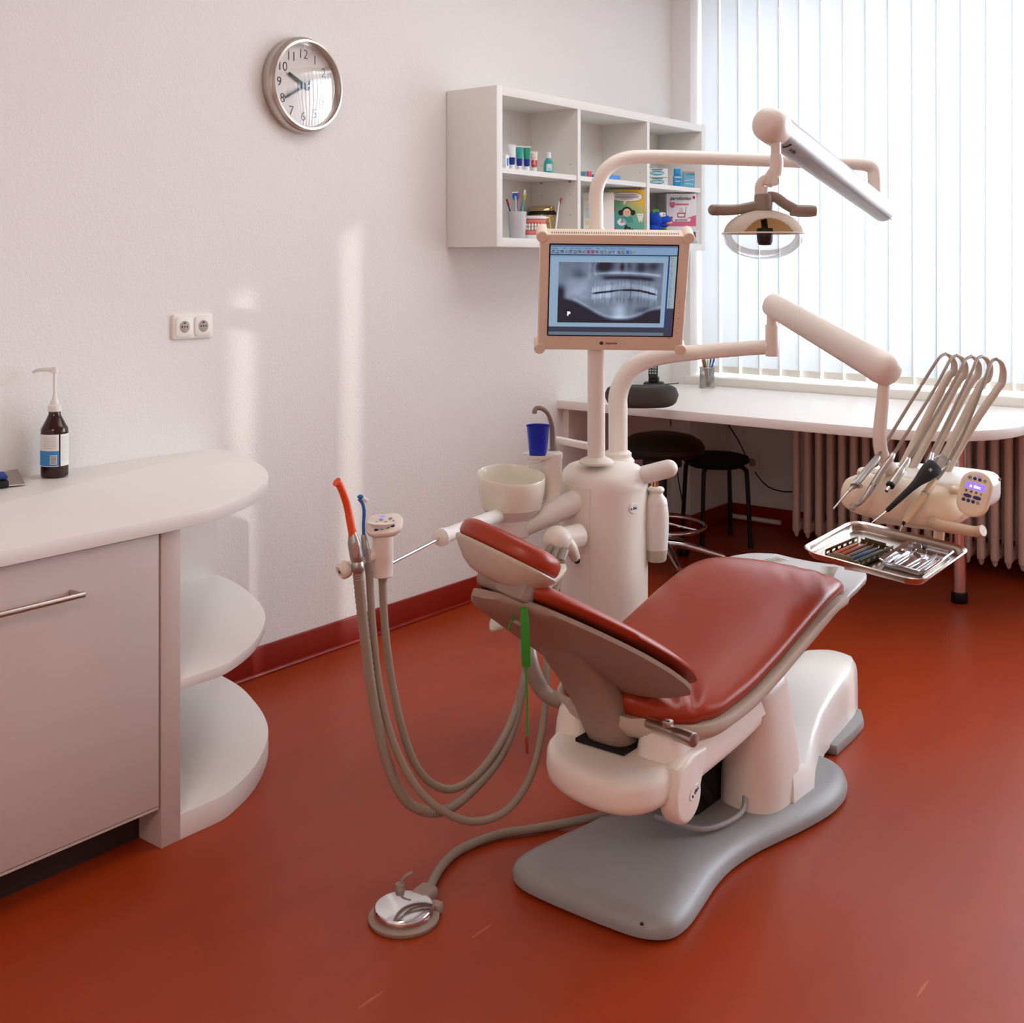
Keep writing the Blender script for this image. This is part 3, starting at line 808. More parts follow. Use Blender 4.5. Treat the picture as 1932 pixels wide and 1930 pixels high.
for r_ in rr:
    wmax = max(abs(p.y-YC) for p in r_)
    for k_ in range(21, 42):
        t_ = (r_[k_].y-YC)/wmax; r_[k_] -= bn*(.024*(1-t_*t_)*min(1, wmax/.2))
m.rings(rr); obj('back_shell', m, M_shell, ch, ang=60)
# spine on the back of the shell, running down into the body
m = MB(); rr = []
spn = [(V((1.795, YC-.03, .762)), .045, .018), (V((1.865, YC-.03, .702)), .052, .024), (V((1.94, YC-.025, .635)), .058, .028), (V((2.015, YC-.005, .563)), .062, .034), (V((2.080, YC, .492)), .058, .038), (V((2.125, YC, .43)), .055, .040), (V((2.162, YC, .37)), .055, .041), (V((2.200, YC, .315)), .055, .042)]
pts = catmull([s[0] for s in spn], 5); nn = len(pts)
for i, p in enumerate(pts):
    u = i/(nn-1)*(len(spn)-1)
    wy = interp(list(range(len(spn))), [s[1] for s in spn], u); th = interp(list(range(len(spn))), [s[2] for s in spn], u)
    t = (pts[min(i+1, nn-1)]-pts[max(0, i-1)]).normalized(); nm_ = Y_.cross(t).normalized()
    if nm_.x < 0: nm_ = -nm_
    rr.append([p+Y_*a+nm_*(b+th*.6) for a, b in ell(wy, th, 28, 3.0)])
m.rings(rr); obj('back_support', m, M_shell, ch, ang=50)
# --- head rest
hcn = P(956, 1046, 2.29); wv_ = (P(1040, 1090, 2.22)-P(872, 1010, 2.36)).normalized()
vv = (V((0,0,HC))-hcn).normalized()
n0_ = wv_.cross(vv); n0_ = (n0_ if n0_.z > 0 else -n0_).normalized()
vp = (vv-wv_*vv.dot(wv_)).normalized(); hn = (n0_*math.cos(math.radians(2))-vp*math.sin(math.radians(2))).normalized()
hv = hn.cross(wv_).normalized()
def pad(mb, a, b, prof, p=2.3):
    mb.rings([[hcn+wv_*(x*k)+hv*(y*k)+hn*z for x, y in ell(a, b, 44, p)] for k, z in prof])
m = MB(); pad(m, .112, .078, [(.90, -.003), (.97, -.001), (1.0, .006), (1.0, .016), (.985, .024), (.93, .031), (.80, .036), (.4, .038)]); obj('head_cushion', m, M_red, ch, ang=70)
m = MB(); pad(m, .116, .080, [(.30, -.056), (.50, -.052), (.68, -.042), (.86, -.025), (.98, -.011), (1.0, -.006), (.98, -.003)], 2.2); obj('head_shell', m, M_pan, ch, ang=60)
ja, jb = P(912, 1084, 2.30), P(1006, 1124, 2.22)
m = MB(); jd = (jb-ja).normalized()
m.cyl(ja, ja.lerp(jb, .55), .021, n=28, bev=.004); m.box((0,0,0), (.07,.05,.04), .010, 2, frame(ja.lerp(jb, .68)+V((0,0,0)), jd, hv, jd.cross(hv)))
m.tube([ja.lerp(jb, .5), ja.lerp(jb, .5)+hn*.035], .02, 12, 0)
obj('head_joint', m, M_taupe, ch)
sa, sb = P(915, 1108, 2.33), P(992, 1140, 2.25)
m = MB(); m.tube([sa, sa.lerp(sb, .3), sa.lerp(sb, .7), sb], .010, 12, 4); m.tube([P(913, 1122, 2.36), P(950, 1150, 2.33), P(985, 1170, 2.29)], .012, 12, 4)
obj('head_slide', m, M_pan, ch)
# --- far arm rest
AY = YC+.285
a0, a1 = PY(928, 1190, AY), PY(1064, 1066, AY)
m = MB(); rr = []; d = (a1-a0); L = d.length; d.normalize(); up = (Z_-d*Z_.dot(d)).normalized(); sd_ = d.cross(up)
for i in range(25):
    t = -1+2*i/24; e = max(.04, (1-abs(t)**3.2))**.5; c = a0.lerp(a1, (t+1)/2)
    c = c+up*(.008*(1-t*t))
    rr.append([c+sd_*(x*.036*e)+up*(y*.016*e) for x, y in ell(1, 1, 20, 2.6)])
m.rings(rr); obj('armrest_pad', m, M_pan, ch, ang=60)
m = MB(); rr_ = [PY(1004, 1140, AY), PY(996, 1200, AY), PY(1000, 1250, AY-.03), PY(1022, 1300, AY-.06), PY(1050, 1322, AY-.10)]
m.tube(rr_, [.020,.021,.021,.019,.017], 16, 8); obj('armrest_arm', m, M_taupe, ch)
q0, q1 = PY(1046, 1319, AY-.10), PY(1100, 1337, AY-.19)
m = MB(); m.cyl(q0, q0.lerp(q1, .35), .018, n=20); m.cyl(q0.lerp(q1, .35), q1.lerp(V((2.2, YC, .40)), .4), .011, n=16); m.m = 1; m.cyl(q0.lerp(q1, .35), q0.lerp(q1, .5), .016, n=20)
obj('armrest_pivot', m, [M_taupe, M_chrome], ch)
# near pivot stub without an arm rest
q0, q1 = V((2.20, YC-.05, .405)), PY(1310, 1397, YC-.235)
m = MB(); m.cyl(q0, q1, .0125, n=20); m.cyl(q0.lerp(q1, .72), q1, .0155, n=20, bev=.002); m.box(q0.lerp(q1, .6)+Z_*.012, (.02,.02,.02), .004); obj('armrest_pivot', m, M_steel, ch)
# --- bib chain hanging from the head rest
g0 = P(990, 1146, 2.21)
bib = thing('bib_holder', 'green napkin strap with thin cord and brown clip hanging from the headrest', 'bib strap', P(995, 1420, 2.21))
m = MB(); pts = [P(989, 1146, 2.21), P(990, 1180, 2.205), P(992, 1220, 2.205), P(993, 1258, 2.21)]
hx = V((CY, -SY, 0)); rr = []
for i, p in enumerate(catmull(pts, 5)):
    w_ = .0085 if i > 2 else .0065; rr.append([p+hx*(x*w_)+V((SY,CY,0))*(y*.0022) for x, y in ell(1, 1, 14, 3)])
m.rings(rr); obj('strap', m, M_green, bib)
m = MB(); m.tube([P(993, 1256, 2.21), P(994.5, 1320, 2.21), P(995, 1388, 2.21)], .0021, 8); m.tube([P(985, 1150, 2.22), P(972, 1152, 2.25), P(966, 1170, 2.26), P(960, 1188, 2.26)], .0022, 8); obj('cord', m, M_green, bib)
m = MB(); m.box((0,0,0), (.005,.006,.034), .002, 2, Matrix.Translation(P(995, 1405, 2.21))); m.box((0,0,0), (.009,.006,.012), .002, 2, Matrix.Translation(P(994, 1398, 2.21))); obj('clip', m, M_brown, bib)
# ================================================================== FOOT CONTROL
fc = PH(762, 1735, 0); fc.z = 0
ft = thing('foot_control', 'chrome foot pedal disc on the red floor with grey hose to the chair', 'foot control', fc)
m = MB(); m.lathe([(0,0), (.073,0), (.076,.004), (.076,.009), (.070,.013), (.05,.015), (0,.015)], fc, n=56)
od = (PH(815, 1690, 0)-fc); od.z = 0; od.normalize()
op = V((-od.y, od.x, 0))
m.box((0,0,0), (.07,.045,.030), .010, 3, frame(fc+od*.070+Z_*.017, od, op, Z_)); m.box((0,0,0), (.025,.03,.022), .006, 2, frame(fc+od*.055-op*.045+Z_*.013, od, op, Z_))
obj('base', m, M_shell, ft)
m = MB(); m.lathe([(.060,.014), (.064,.018), (.064,.026), (.061,.030), (.045,.0335), (.02,.036), (0,.037)], fc, n=64, cap=False); obj('disc', m, M_chrome, ft)
t0 = fc+od*.05+op*.045
m = MB(); m.lathe([(.013,.01), (.013,.028), (.010,.034), (.010,.042), (.006,.044), (0,.044)], t0, n=20); m.tube([t0+Z_*.042, t0+Z_*.056+V((.008,-.006,0)), t0+Z_*.064+V((.022,-.016,0))], .0035, 8); obj('toggle', m, M_taupe, ft)
hp = [fc+od*.095+Z_*.02, PH(812, 1672, .012), PH(832, 1636, .012), PH(870, 1602, .012), PH(940, 1575, .012), PH(1000, 1565, .013), PH(1062, 1554, .014), V((2.41, 1.60, .05)), V((2.47, 1.56, .085)), V((2.52, 1.50, .085))]
m = MB(); m.tube(hp, .0105, 12, 8); obj('hose', m, M_tubeb, ft)
# ================================================================== DENTAL UNIT: column, spittoon, posts
RGT = V((CY, -SY, 0)); FWD = V((SY, CY, 0))           # along and into the photographer's view
u0 = V((2.924, 1.943, 0))
un = thing('dental_unit', 'cream dental unit column with spittoon bowl and cup filler beside the chair', 'dental unit', u0)
EC = 1.38; uc = u0+FWD*(.131*EC-.131)
m = MB(); m.lathe([(.131,0), (.131,.745), (.1295,.762), (.124,.777), (.112,.790), (.085,.800), (.05,.806), (0,.808)], uc, n=72, sx=1, sy=EC, xdir=RGT)
def colp(a, r): return uc+RGT*(r*math.cos(a))+FWD*(r*EC*math.sin(a))
col_ = obj('column', m, M_cream, un)
def arcpanel(a0, a1, z0, z1, r, t=.003, n=16):
    mb = MB(); rr = []
    for i in range(n+1):
        a = a0+(a1-a0)*i/n; p0, p1 = colp(a, r-t), colp(a, r)
        rr.append([p0+Z_*z0, p1+Z_*z0, p1+Z_*z1, p0+Z_*z1])
    mb.rings(rr); return mb
cam_a = math.atan2(-u0.y, -u0.x)
lft = cam_a-math.pi/2
obj('side_panel', arcpanel(math.radians(-215), math.radians(-114), .02, .565, .1335), M_cream, un)
obj('side_panel', arcpanel(math.radians(-215), math.radians(-114), .57, .755, .1335), M_cream, un)
# maker's badge
ba = math.radians(-56); bp_ = colp(ba, .1308); tb = (colp(ba+.01, .131)-colp(ba-.01, .131)).normalized(); e = tb.cross(Z_)
bp_.z = P(1196, 956, 3.42).z
m = MB(); fb = frame(bp_, tb, Z_, e); m.prism(ell(.017, .015, 28), .0022, fb, .0008, 1); m.m = 1
m.text('a dec', fb @ Matrix.Translation((0,0,.0026)), .0125, .0003, bold=.0003); obj('badge', m, [M_creamw, M_navy], col_)
# support arm for the bowl and the cup filler
m = MB(); A = P(1100, 940, 3.44); B = P(972, 1000, 3.40)
m.tube([A+(A-B)*.15, A, A.lerp(B, .5), B], [.040,.040,.037,.032], 24, 6, flat=(1, .9)); m.sphere(A, .041, (1,1,.95))
obj('support_arm', m, M_creamw, un)
bwl = P(965, 1012, 3.40)
m = MB(); m.lathe([(.046,0), (.052,.004), (.053,.04), (.056,.052)], bwl, n=48); m.lathe([(.056,.052), (.070,.066), (.084,.080), (.0855,.083)], bwl, n=48, cap=False)
nk = obj('bowl_base', m, M_creamw, un)
m = MB(); m.lathe([(.030,.078), (.060,.070), (.078,.080), (.0865,.084), (.092,.105), (.0965,.130), (.0985,.160), (.0990,.178), (.0975,.181), (.0955,.178), (.0945,.150), (.090,.118), (.080,.098), (.05,.088), (0,.086)], bwl, n=64)
for v in m.bm.verts:                                   # the rim dips towards the patient
    if v.co.z > bwl.z+.12: v.co.z += (v.co-bwl).dot(FWD)*.13*min(1, (v.co.z-bwl.z-.12)/.05)+(v.co-bwl).dot(RGT)*-.06*min(1, (v.co.z-bwl.z-.12)/.05)
obj('bowl', m, M_bowl, un)
tw = P(1040, 948, 3.47)
m = MB(); m.lathe([(.046,0), (.047,.006), (.036,.012), (.0315,.018), (.0315,.125), (.034,.132), (.034,.146), (.030,.150), (0,.150)], tw, n=40)
m.prism(rrect(.105, .062, .028), .008, frame(tw+Z_*.130-RGT*.022, RGT, FWD, Z_), .003, 2); obj('cup_filler_tower', m, M_cream, un)
m = MB(); cpos = P(1015, 862, 3.455)
m.lathe([(.030,-.004), (.041,-.001), (.046,.006), (.047,.010), (.044,.008), (.036,.003), (.028,.001), (0,.001)], cpos, n=36); obj('cup_holder', m, M_creamw, un)
m = MB(); s0 = P(1044, 852, 3.50); m.tube([s0, P(1043, 825, 3.50), P(1041, 800, 3.495), P(1034, 780, 3.485), P(1023, 771, 3.475), P(1013, 770, 3.468), P(1009, 775, 3.465), P(1009, 780, 3.465)], [.0105,.0095,.008,.0072,.007,.007,.0075,.008], 14, 6); m.cyl(s0-Z_*.01, s0+Z_*.006, .016, n=20); obj('spout', m, M_taupe, un)
m = MB(); m.cyl(P(1028, 873, 3.45), P(996, 880, 3.43), .006, .0055, n=14); obj('bowl_rinse_spout', m, M_creamw, un)
m = MB(); r0, r1 = P(1046, 829, 3.62), P(1112, 842, 3.50); dd = (r1-r0).normalized(); m.box((0,0,0), ((r1-r0).length, .028, .020), .006, 2, frame((r0+r1)/2, dd, Z_.cross(dd).normalized(), dd.cross(Z_.cross(dd)).normalized())); obj('rear_bracket', m, M_cream, un)
# suction block with hose connectors
sp = P(1052, 1018, 3.30)
m = MB(); m.sphere(sp, .041, (1,1,.95)); m.cyl(sp, P(1092, 1010, 3.36), .030, .034, n=24); m.tube([sp+RGT*.02, P(1078, 1035, 3.30), P(1085, 1052, 3.33)], [.02,.018,.015], 14, 5); obj('suction_block', m, M_cream, un)
for i, (a, b) in enumerate((((1042,1032,3.27), (1030,1049,3.25)), ((1053,1036,3.25), (1044,1058,3.22)), ((1066,1038,3.24), (1058,1060,3.21)))):
    m = MB(); m.cyl(P(*a), P(*b), .0125, n=18); obj('hose_connector', m, M_taupe, un)
m = MB(); p = P(1088, 1056, 3.33); m.cyl(p, p-FWD*.012, .009, n=14); obj('port', m, M_dark, un)
# arm on the right with the clean water bottle
m = MB(); w0, w1 = P(1215, 896, 3.48), P(1262, 884, 3.44); m.tube([w0, w0.lerp(w1, .9), w1], [.027,.027,.026], 22, 4); m.sphere(w1, .026, (1,1,1)); obj('bottle_arm', m, M_creamw, un)
wb = P(1238, 1058, 3.50)
wt = thing('water_bottle', 'milky white water bottle hanging on the right of the dental unit', 'water bottle', wb)
m = MB(); m.lathe([(0,0), (.026,0), (.030,.004), (.034,.035), (.034,.037)], wb, n=36); obj('base_cap', m, M_pan, wt)
m = MB(); m.lathe([(.034,.036), (.036,.07), (.0375,.10), (.037,.14), (.035,.165), (.034,.168)], wb, n=40, cap=False); obj('bottle_body', m, M_milky, wt)
m = MB(); m.lathe([(.0345,.167), (.0345,.172), (.031,.186), (.022,.196), (.0195,.203), (.024,.209), (.025,.214), (.021,.220), (.012,.222), (0,.222)], wb, n=36); obj('shoulder_cap', m, M_creamw, wt)
m = MB(); m.cyl(wb+Z_*.220, wb+Z_*.252, .008, n=12); m.cyl(wb+Z_*.222-RGT*.010, wb+Z_*.24-RGT*.010, .004, n=8); obj('valve', m, M_gold, wt)
# blue cup
cp = thing('cup', 'translucent blue plastic cup standing under the spout', 'cup', cpos)
m = MB(); m.lathe([(0,.002), (.0245,.002), (.0255,.004), (.0285,.035), (.0335,.088), (.0355,.092), (.0355,.094), (.033,.093), (.0275,.036), (.0245,.006), (0,.006)], cpos, n=48)
tag(obj('blue_cup_shape', m, M_cupblue, None, cpos), '', ''); o_ = bpy.data.objects['blue_cup_shape']
bpy.data.objects.remove(cp); o_.name = 'cup'; tag(o_, 'translucent blue plastic cup standing under the spout', 'cup')
# ================================================================== MONITOR on its post
ptop = P(1125, 862, 3.47); px_, py_ = ptop.x, ptop.y
# ================================================================== OPERATING LIGHT: post, swing arm, flex arm, lamp head
ol = thing('operating_light', 'dental operating light on a long bent arm above the chair', 'operating light', V((px_, py_, .80)))
m = MB(); pz = lambda y, x=1125: V((px_, py_, P(x, y, 3.47).z))
m.lathe([(.050,0), (.052,.006), (.047,.012), (.034,.018), (.031,.020)], pz(872)-Z_*.004, n=40); m.cyl(pz(868), pz(640), .0262, n=32); m.cyl(pz(642), pz(430), .0245, n=32); obj('post', m, M_cream, ol)
m = MB(); H_ = P(1640, 312, 3.75)
arc = [pz(432), pz(400), pz(362), P(1134, 335, 3.475), P(1150, 314, 3.485), P(1176, 300, 3.50), P(1215, 296, 3.52), P(1300, 297, 3.565), P(1450, 302, 3.645), P(1600, 308, 3.73), P(1634, 311, 3.748), P(1647, 319, 3.752), P(1650, 335, 3.753), P(1650, 350, 3.753)]
m.tube(arc, .0212, 22, 6); obj('swing_arm', m, M_cream, ol)
m = MB(); m.cyl(P(1650, 346, 3.753), P(1650, 362, 3.753), .0225, n=24); m.cyl(P(1650, 360, 3.753), P(1658, 392, 3.74), .017, n=20); obj('swivel_joint', m, M_cream, ol)
fa, fb_ = P(1456, 238, 2.95), P(1668, 398, 3.72)
m = MB(); fd = (fb_-fa).normalized()
m.lathe([(.0430,0), (.0365,(fb_-fa).length-.01), (.034,(fb_-fa).length-.002), (.02,(fb_-fa).length)], fa, fd, 40, 1, 1); fl = obj('flex_arm', m, mat('arm_satin_grey', (158,154,152), .35, .2), ol)
m = MB(); m.lathe([(.0440,.03), (.0450,.0), (.0440,-.020), (.037,-.036), (.022,-.046), (0,-.049)], fa, fd, 40); obj('end_cap', m, M_cream, ol)
up_ = (Z_-fd*Z_.dot(fd)).normalized(); sd2 = fd.cross(up_)
m = MB(); m.box((0,0,0), (.30,.0012,.007), 0, 1, frame(fa+fd*.20-up_*.0345*.55-sd2*-.0, fd, sd2, up_)); 
vw = (V((0,0,HC))-fa).normalized(); vw = (vw-fd*vw.dot(fd)).normalized(); sdn = fd.cross(vw)
lgn = (vw*.75-up_*.66).normalized()
if lgn.dot(vw) < 0: lgn = -lgn
lt_ = frame(fa+fd*.085+lgn*.0430, fd, lgn.cross(fd), lgn)
m = MB(); m.text('a dec', lt_ @ Matrix.Translation((.02,0,0)), .018, .0003); m.tube([(lt_ @ V(q_)) for q_ in ((-.022,.012,0), (-.026,0,0), (-.034,-.008,0))], .0022, 6, 4); obj('lettering', m, M_ink, fl)
m = MB(); m.box((0,0,0), ((fb_-fa).length-.05, .003, .0012), 0, 1, frame(fa+fd*((fb_-fa).length/2+.02)+lgn*.0398+lgn.cross(fd)*.009, fd, lgn.cross(fd), lgn)); obj('seam', m, M_inkgrey, fl)
# lamp head
LZ = 2.95
m = MB(); m.cyl(P(1464, 262, LZ), P(1464, 292, LZ), .0125, n=24); m.lathe([(.014,0), (.0155,.004), (.0155,.045), (.012,.055)], P(1465, 291, LZ), (0,0,-1), 24); 
m.tube([P(1466, 300, LZ), P(1464, 320, LZ), P(1454, 335, LZ), P(1447, 350, LZ)], [.0155,.017,.016,.013], 18, 5); m.cyl(P(1440, 352, LZ), P(1440, 372, LZ), .0135, n=20); m.tube([P(1432, 372, LZ), P(1433, 350, LZ), P(1442, 338, LZ), P(1450, 342, LZ)], .011, 14, 5)
obj('yoke', m, M_cream, ol)
m = MB(); m.cyl(P(1459, 343, LZ)-FWD*.022, P(1459, 343, LZ)+FWD*.018, .011, n=20); obj('pivot_knob', m, M_creamw, ol)
m = MB(); m.cyl(P(1440, 366, LZ), P(1440, 398, LZ), .022, .024, n=28, bev=.004)
m.tube([P(1440, 386, LZ), P(1405, 393, LZ), P(1380, 396, LZ), P(1350, 396, LZ)], [.014,.0135,.0135,.0145], 18, 5); m.sphere(P(1346, 396, LZ), .0142, (.9,1,1))
m.tube([P(1440, 374, LZ), P(1462, 372, LZ), P(1480, 384, LZ), P(1500, 395, LZ)], [.016,.013,.013,.0135], 18, 5)
hnd = obj('handle', m, M_taupe, ol)
m = MB(); m.tube([P(1492, 397, LZ), P(1510, 398, LZ), P(1530, 398, LZ), P(1539, 398, LZ)], [.0135,.0155,.0152,.013], 18, 4); obj('grip', m, M_taupe, ol)
lc = P(1440, 440, LZ)
def lens(a, b, c, sgn, inner=0):
    rr = []
    for i in range(37):
        th = (PI/2)*i/36
        k = math.cos(th)**1.0; zz = math.sin(th)
        k = math.cos(th)**(1.15 if sgn > 0 else .9)
        rr.append([lc+RGT*(x*k)+FWD*(y*k)+Z_*(sgn*c*zz) for x, y in ell(a, b, 160, 2.2)])
    return rr
m = MB(); m.rings(lens(.098, .075, .060, 1), False, False)
kill = [f for f in m.bm.faces if (f.calc_center_median()-lc).dot(FWD) < -.01 and (f.calc_center_median()-lc).z < .036-.036*(abs((f.calc_center_median()-lc).dot(RGT)+.0)/.062)**2.4]
bmesh.ops.delete(m.bm, geom=kill, context='FACES')
hs = obj('lamp_housing', m, translucent('housing_plastic', (238,230,218), (240,228,196), .35), ol, ang=60)
sm = hs.modifiers.new('thickness', 'SOLIDIFY'); sm.thickness = .003; sm.offset = -1
m = MB(); m.rings(lens(.090, .066, .050, 1), False, False)
kill = [f for f in m.bm.faces if (f.calc_center_median()-lc).dot(FWD) < -.005]
bmesh.ops.delete(m.bm, geom=kill, context='FACES'); obj('reflector', m, translucent('reflector_gold', (252,242,206), (252,238,190), .5), ol, ang=60)
m = MB(); m.rings(lens(.102, .078, .066, -1), False, False); obj('shield', m, thin_glass('lamp_shield', (250,250,250), .02, .05), ol, ang=60)
m = MB(); m.tube([lc+RGT*x+FWD*y for x, y in ell(.102, .078, 56, 2.2)]+[lc+RGT*.102], .0022, 6, 0); obj('shield_rim', m, M_creamw, ol)
m = MB(); m.lathe([(.0, .012), (.019,.012), (.021,.006), (.019,-.022), (.015,-.030), (0,-.031)], lc+FWD*-.02, n=24); m.cyl(lc+Z_*.01-FWD*.02, lc+Z_*.05, .008, n=12); obj('bulb_holder', m, M_dark, ol)
# ------------------------------------------------------------------ monitor
mc = P(1156, 555, 3.355); tl = math.radians(23)
mx = RGT; mu = (Z_*math.cos(tl)-FWD*math.sin(tl)).normalized(); mx = (RGT*math.cos(.012)-mu*math.sin(.012)).normalized(); mn = mx.cross(mu)   # mn faces the viewer
mu = mn.cross(mx)
mo = thing('monitor', 'beige flat monitor showing a panoramic tooth x-ray', 'monitor', mc-Z_*.18)
MW, MH = .412, .352
F = frame(mc, mx, mu, mn)
m = MB(); m.prism(rrect(MW+.012, MH+.012, .014), .050, F @ Matrix.Translation((0,0,-.050)), .006, 2)
m.prism(rrect(.24, .22, .02), .035, F @ Matrix.Translation((0,0,-.085)), .008, 2)
bz = obj('case', m, M_beige, mo)
m = MB()
for k in range(58):
    t = -MW/2+.028+k*(MW-.056)/57
    m.box((0,0,0), (.0028,.0006,.0048), 0, 1, F @ Matrix.Translation((t, MH/2+.0062, -.010))); m.box((0,0,0), (.0028,.0006,.0048), 0, 1, F @ Matrix.Translation((t, MH/2+.0062, -.018)))
obj('vent', m, M_dark, mo)
for sx in (-1, 1):
    for sy in (-1, 1):
        m = MB(); c = V((sx*(MW/2), sy*(MH/2), 0)); m.lathe([(.0158,-.053), (.0165,-.045), (.0165,.004), (.0145,.006), (0,.006)], F @ c, mn, 28); obj('corner_bumper', m, M_beige, mo)
SCX, SCY, SW_, SH_ = -.0022, .010, .3585, .282
m = MB(); m.prism(rrect(SW_+.008, SH_+.008, .003), .0012, F @ Matrix.Translation((SCX, SCY, -.0004)), 0); obj('screen_bezel', m, M_dark, mo)
# the picture on the screen, painted cell by cell: an x-ray viewer window
def sm_(a, b, x): t = max(0, min(1, (x-a)/(b-a))); return t*t*(3-2*t)
def gauss(x, c, w): return math.exp(-((x-c)/w)**2)
_rn = [[random.random() for _ in range(40)] for _ in range(40)]
def vn(x, y):
    x = x % 38; y = y % 38; i, j = int(x), int(y); fx, fy = x-i, y-j; fx = fx*fx*(3-2*fx); fy = fy*fy*(3-2*fy)
    return (_rn[j][i]*(1-fx)+_rn[j][i+1]*fx)*(1-fy)+(_rn[j+1][i]*(1-fx)+_rn[j+1][i+1]*fx)*fy
def xray(u, v):     # u,v 0..1 (v down) inside the film
    b = .50+.12*(vn(u*6, v*5)-.5)+.08*(vn(u*16+3, v*14)-.5)
    # soft left side / jaw ramus
    b += .22*gauss(u, .20, .14)*gauss(v, .42, .22)
    b -= .20*gauss(u, .20, .07)*gauss(v, .20, .10)
    # sinuses, dark
    b -= .50*gauss(u, .43, .085)**1*gauss(v, .07, .11); b -= .42*gauss(u, .605, .022)*gauss(v, .07, .075)
    b -= .33*gauss(u, .78, .05)*gauss(v, .07, .11); b -= .30*gauss(u, .90, .06)*gauss(v, .06, .10); b -= .2*gauss(u, .67, .03)*gauss(v, .05, .08)
    # palate bright arch
    pa = .165+.16*(u-.60)**2*2.0
    b += .30*gauss(v, pa, .022)*sm_(.30, .42, u)*(1-sm_(.95, 1, u))
    # airway dark band beneath palate
    pb = .245+.35*(u-.62)**2
    b -= .36*gauss(v, pb, .035)*sm_(.38, .48, u)*(1-sm_(.86, .96, u))
    # dark ear/edge curve of the sinus wall
    b += .16*gauss(u-.34-.25*(v-.1)**2*6, 0, .010)*(1-sm_(.18, .27, v))
    b += .10*gauss(u, .295, .012)*(1-sm_(.22, .34, v))
    # teeth, upper and lower rows on a smile line, every tooth a little different
    occ = .455+.55*(u-.63)**2-.012*math.sin(u*11)
    if .325 < u < .955:
        front = gauss(u, .625, .12)
        tw_ = .050-.020*front
        ph = (u-.325)/.0415+.9*math.sin((u-.325)*9.0)*.6+.4*math.sin(u*31); kk = int(ph); fr = abs((ph % 1)-.5)*2; gap = sm_(.80, 1.0, fr)
        for sgn, ro in ((-1, 0), (1, 11)):
            v1 = rnd(kk, ro); v2 = rnd(kk+5, ro+3)
            crown = .062+.022*v1+.02*front; root = crown+.07+.08*v2+(.04 if sgn > 0 else 0)
            dv = (v-occ)*sgn-.010-.008*v2-.010*(fr**3)*(1-front)
            amp = (.30+.14*v1)*(1-.35*front)
            if 0 < dv < crown: b += amp*(1-.55*gap)*(1-.35*dv/crown)-.07*gap
            elif crown <= dv < root:
                k_ = 1-(dv-crown)/(root-crown); rs = sm_(.35, .9, fr) if k_ < .8 else gap
                b += (.14-.19*rs)*k_
        b -= (.60*gauss(v, occ, .013)+.12*gauss(v, occ, .04))*(1-.75*gauss(u, .60, .06))*sm_(.33, .37, u)*(1-sm_(.90, .95, u))
        b -= .10*front*abs(math.sin(u*170))*gauss(v, occ+.08, .12)
    # chin / vertebra bright
    b += .30*gauss(u, .60, .065)*sm_(.55, .80, v)*(1-sm_(.92, 1.0, v))
    # outside of the jaw: dark
    jl = .60+.36*sm_(.0, .50, (u-.02)/.62)**1 if u < .62 else .96-.22*sm_(.70, 1.0, u)
    edge = .62+.33*sm_(.05, .55, u) if u < .6 else .95-.17*sm_(.66, 1.0, u)
    if u > .09 and u < .15: pass
    d = sm_(edge-.05, edge+.03, v); b = b*(1-d)+.04*d
    d2 = (1-sm_(.02, .10, u))*sm_(.30, .50, v); b = b*(1-d2)+.06*d2
    b += .12*gauss(v, edge-.05, .02)*(1 if u > .15 else 0)
    if .74 < u: b -= .26*gauss(u, .84, .09)*gauss(v, .78, .07)
    b -= .10*(1-v)*.4
    return max(.02, min(.98, b))
def lum(b): b = max(0, (b-.06)*1.12); return (.022+.62*b**1.7, .024+.76*b**1.65, .036+.95*b**1.5)
def rnd(i, j): return _rn[i % 40][j % 40]
def screen(u, v, i, j):   # u right, v down
    if v < .018: return (.10, .17, .30)
    if v < .045: return (.23, .37, .58) if not (.012 < v-.018 < .022 and u < .62 and rnd(i//2, 3) > .45) else (.10, .14, .20)
    if v < .098:
        if .052 < v < .09 and u < .67 and (u*29) % 1 > .22 and not .50 < u < .53:
            k = int(u*29); c = rnd(k, 7)
            if k in (8, 9): return (.34, .08, .14)
            if k == 17: return (.06, .16, .48)
            return (.30, .42, .48) if rnd(i, j) > .35+.3*c else (.06, .08, .12)
        return (.24, .39, .59)
    if v < .112: return (.035, .035, .10)
    if u > .945:
        if v < .69: return (.34, .46, .52) if rnd(i+j*3, j) > .25 or u > .97 or u < .955 else (.10, .12, .2)
        return (.05, .055, .10)
    if u > .93: return (.02, .06, .22) if v < .90 else (.05, .055, .10)
    if v > .965: return (.15, .21, .27)
    if v > .905: return (.045, .05, .085)
    if v < .135: return (.22, .40, .58)
    fu = (u-.065)/.865*1.0; fu = (u-.068)/(.900-.068); fv = (v-.185)/(.858-.185)
    if 0 < fu < 1 and 0 < fv < 1: return lum(xray(fu, fv))
    return (.31, .45, .60)
GX, GY = 300, 236
me = bpy.data.meshes.new('screen'); vs, fs = [], []
for j in range(GY+1):
    for i in range(GX+1): vs.append(F @ V((SCX-SW_/2+SW_*i/GX, SCY+SH_/2-SH_*j/GY, .0010)))
for j in range(GY):
    for i in range(GX): a = j*(GX+1)+i; fs.append((a, a+GX+1, a+GX+2, a+1))
base = wpos(mo); me.from_pydata([v-base for v in vs], [], fs); me.update()
at_ = me.color_attributes.new('picture', 'FLOAT_COLOR', 'POINT')
k = 0
for j in range(GY+1):
    for i in range(GX+1):
        c = screen(i/GX, j/GY, i, j); at_.data[k].color = (c[0], c[1], c[2], 1); k += 1
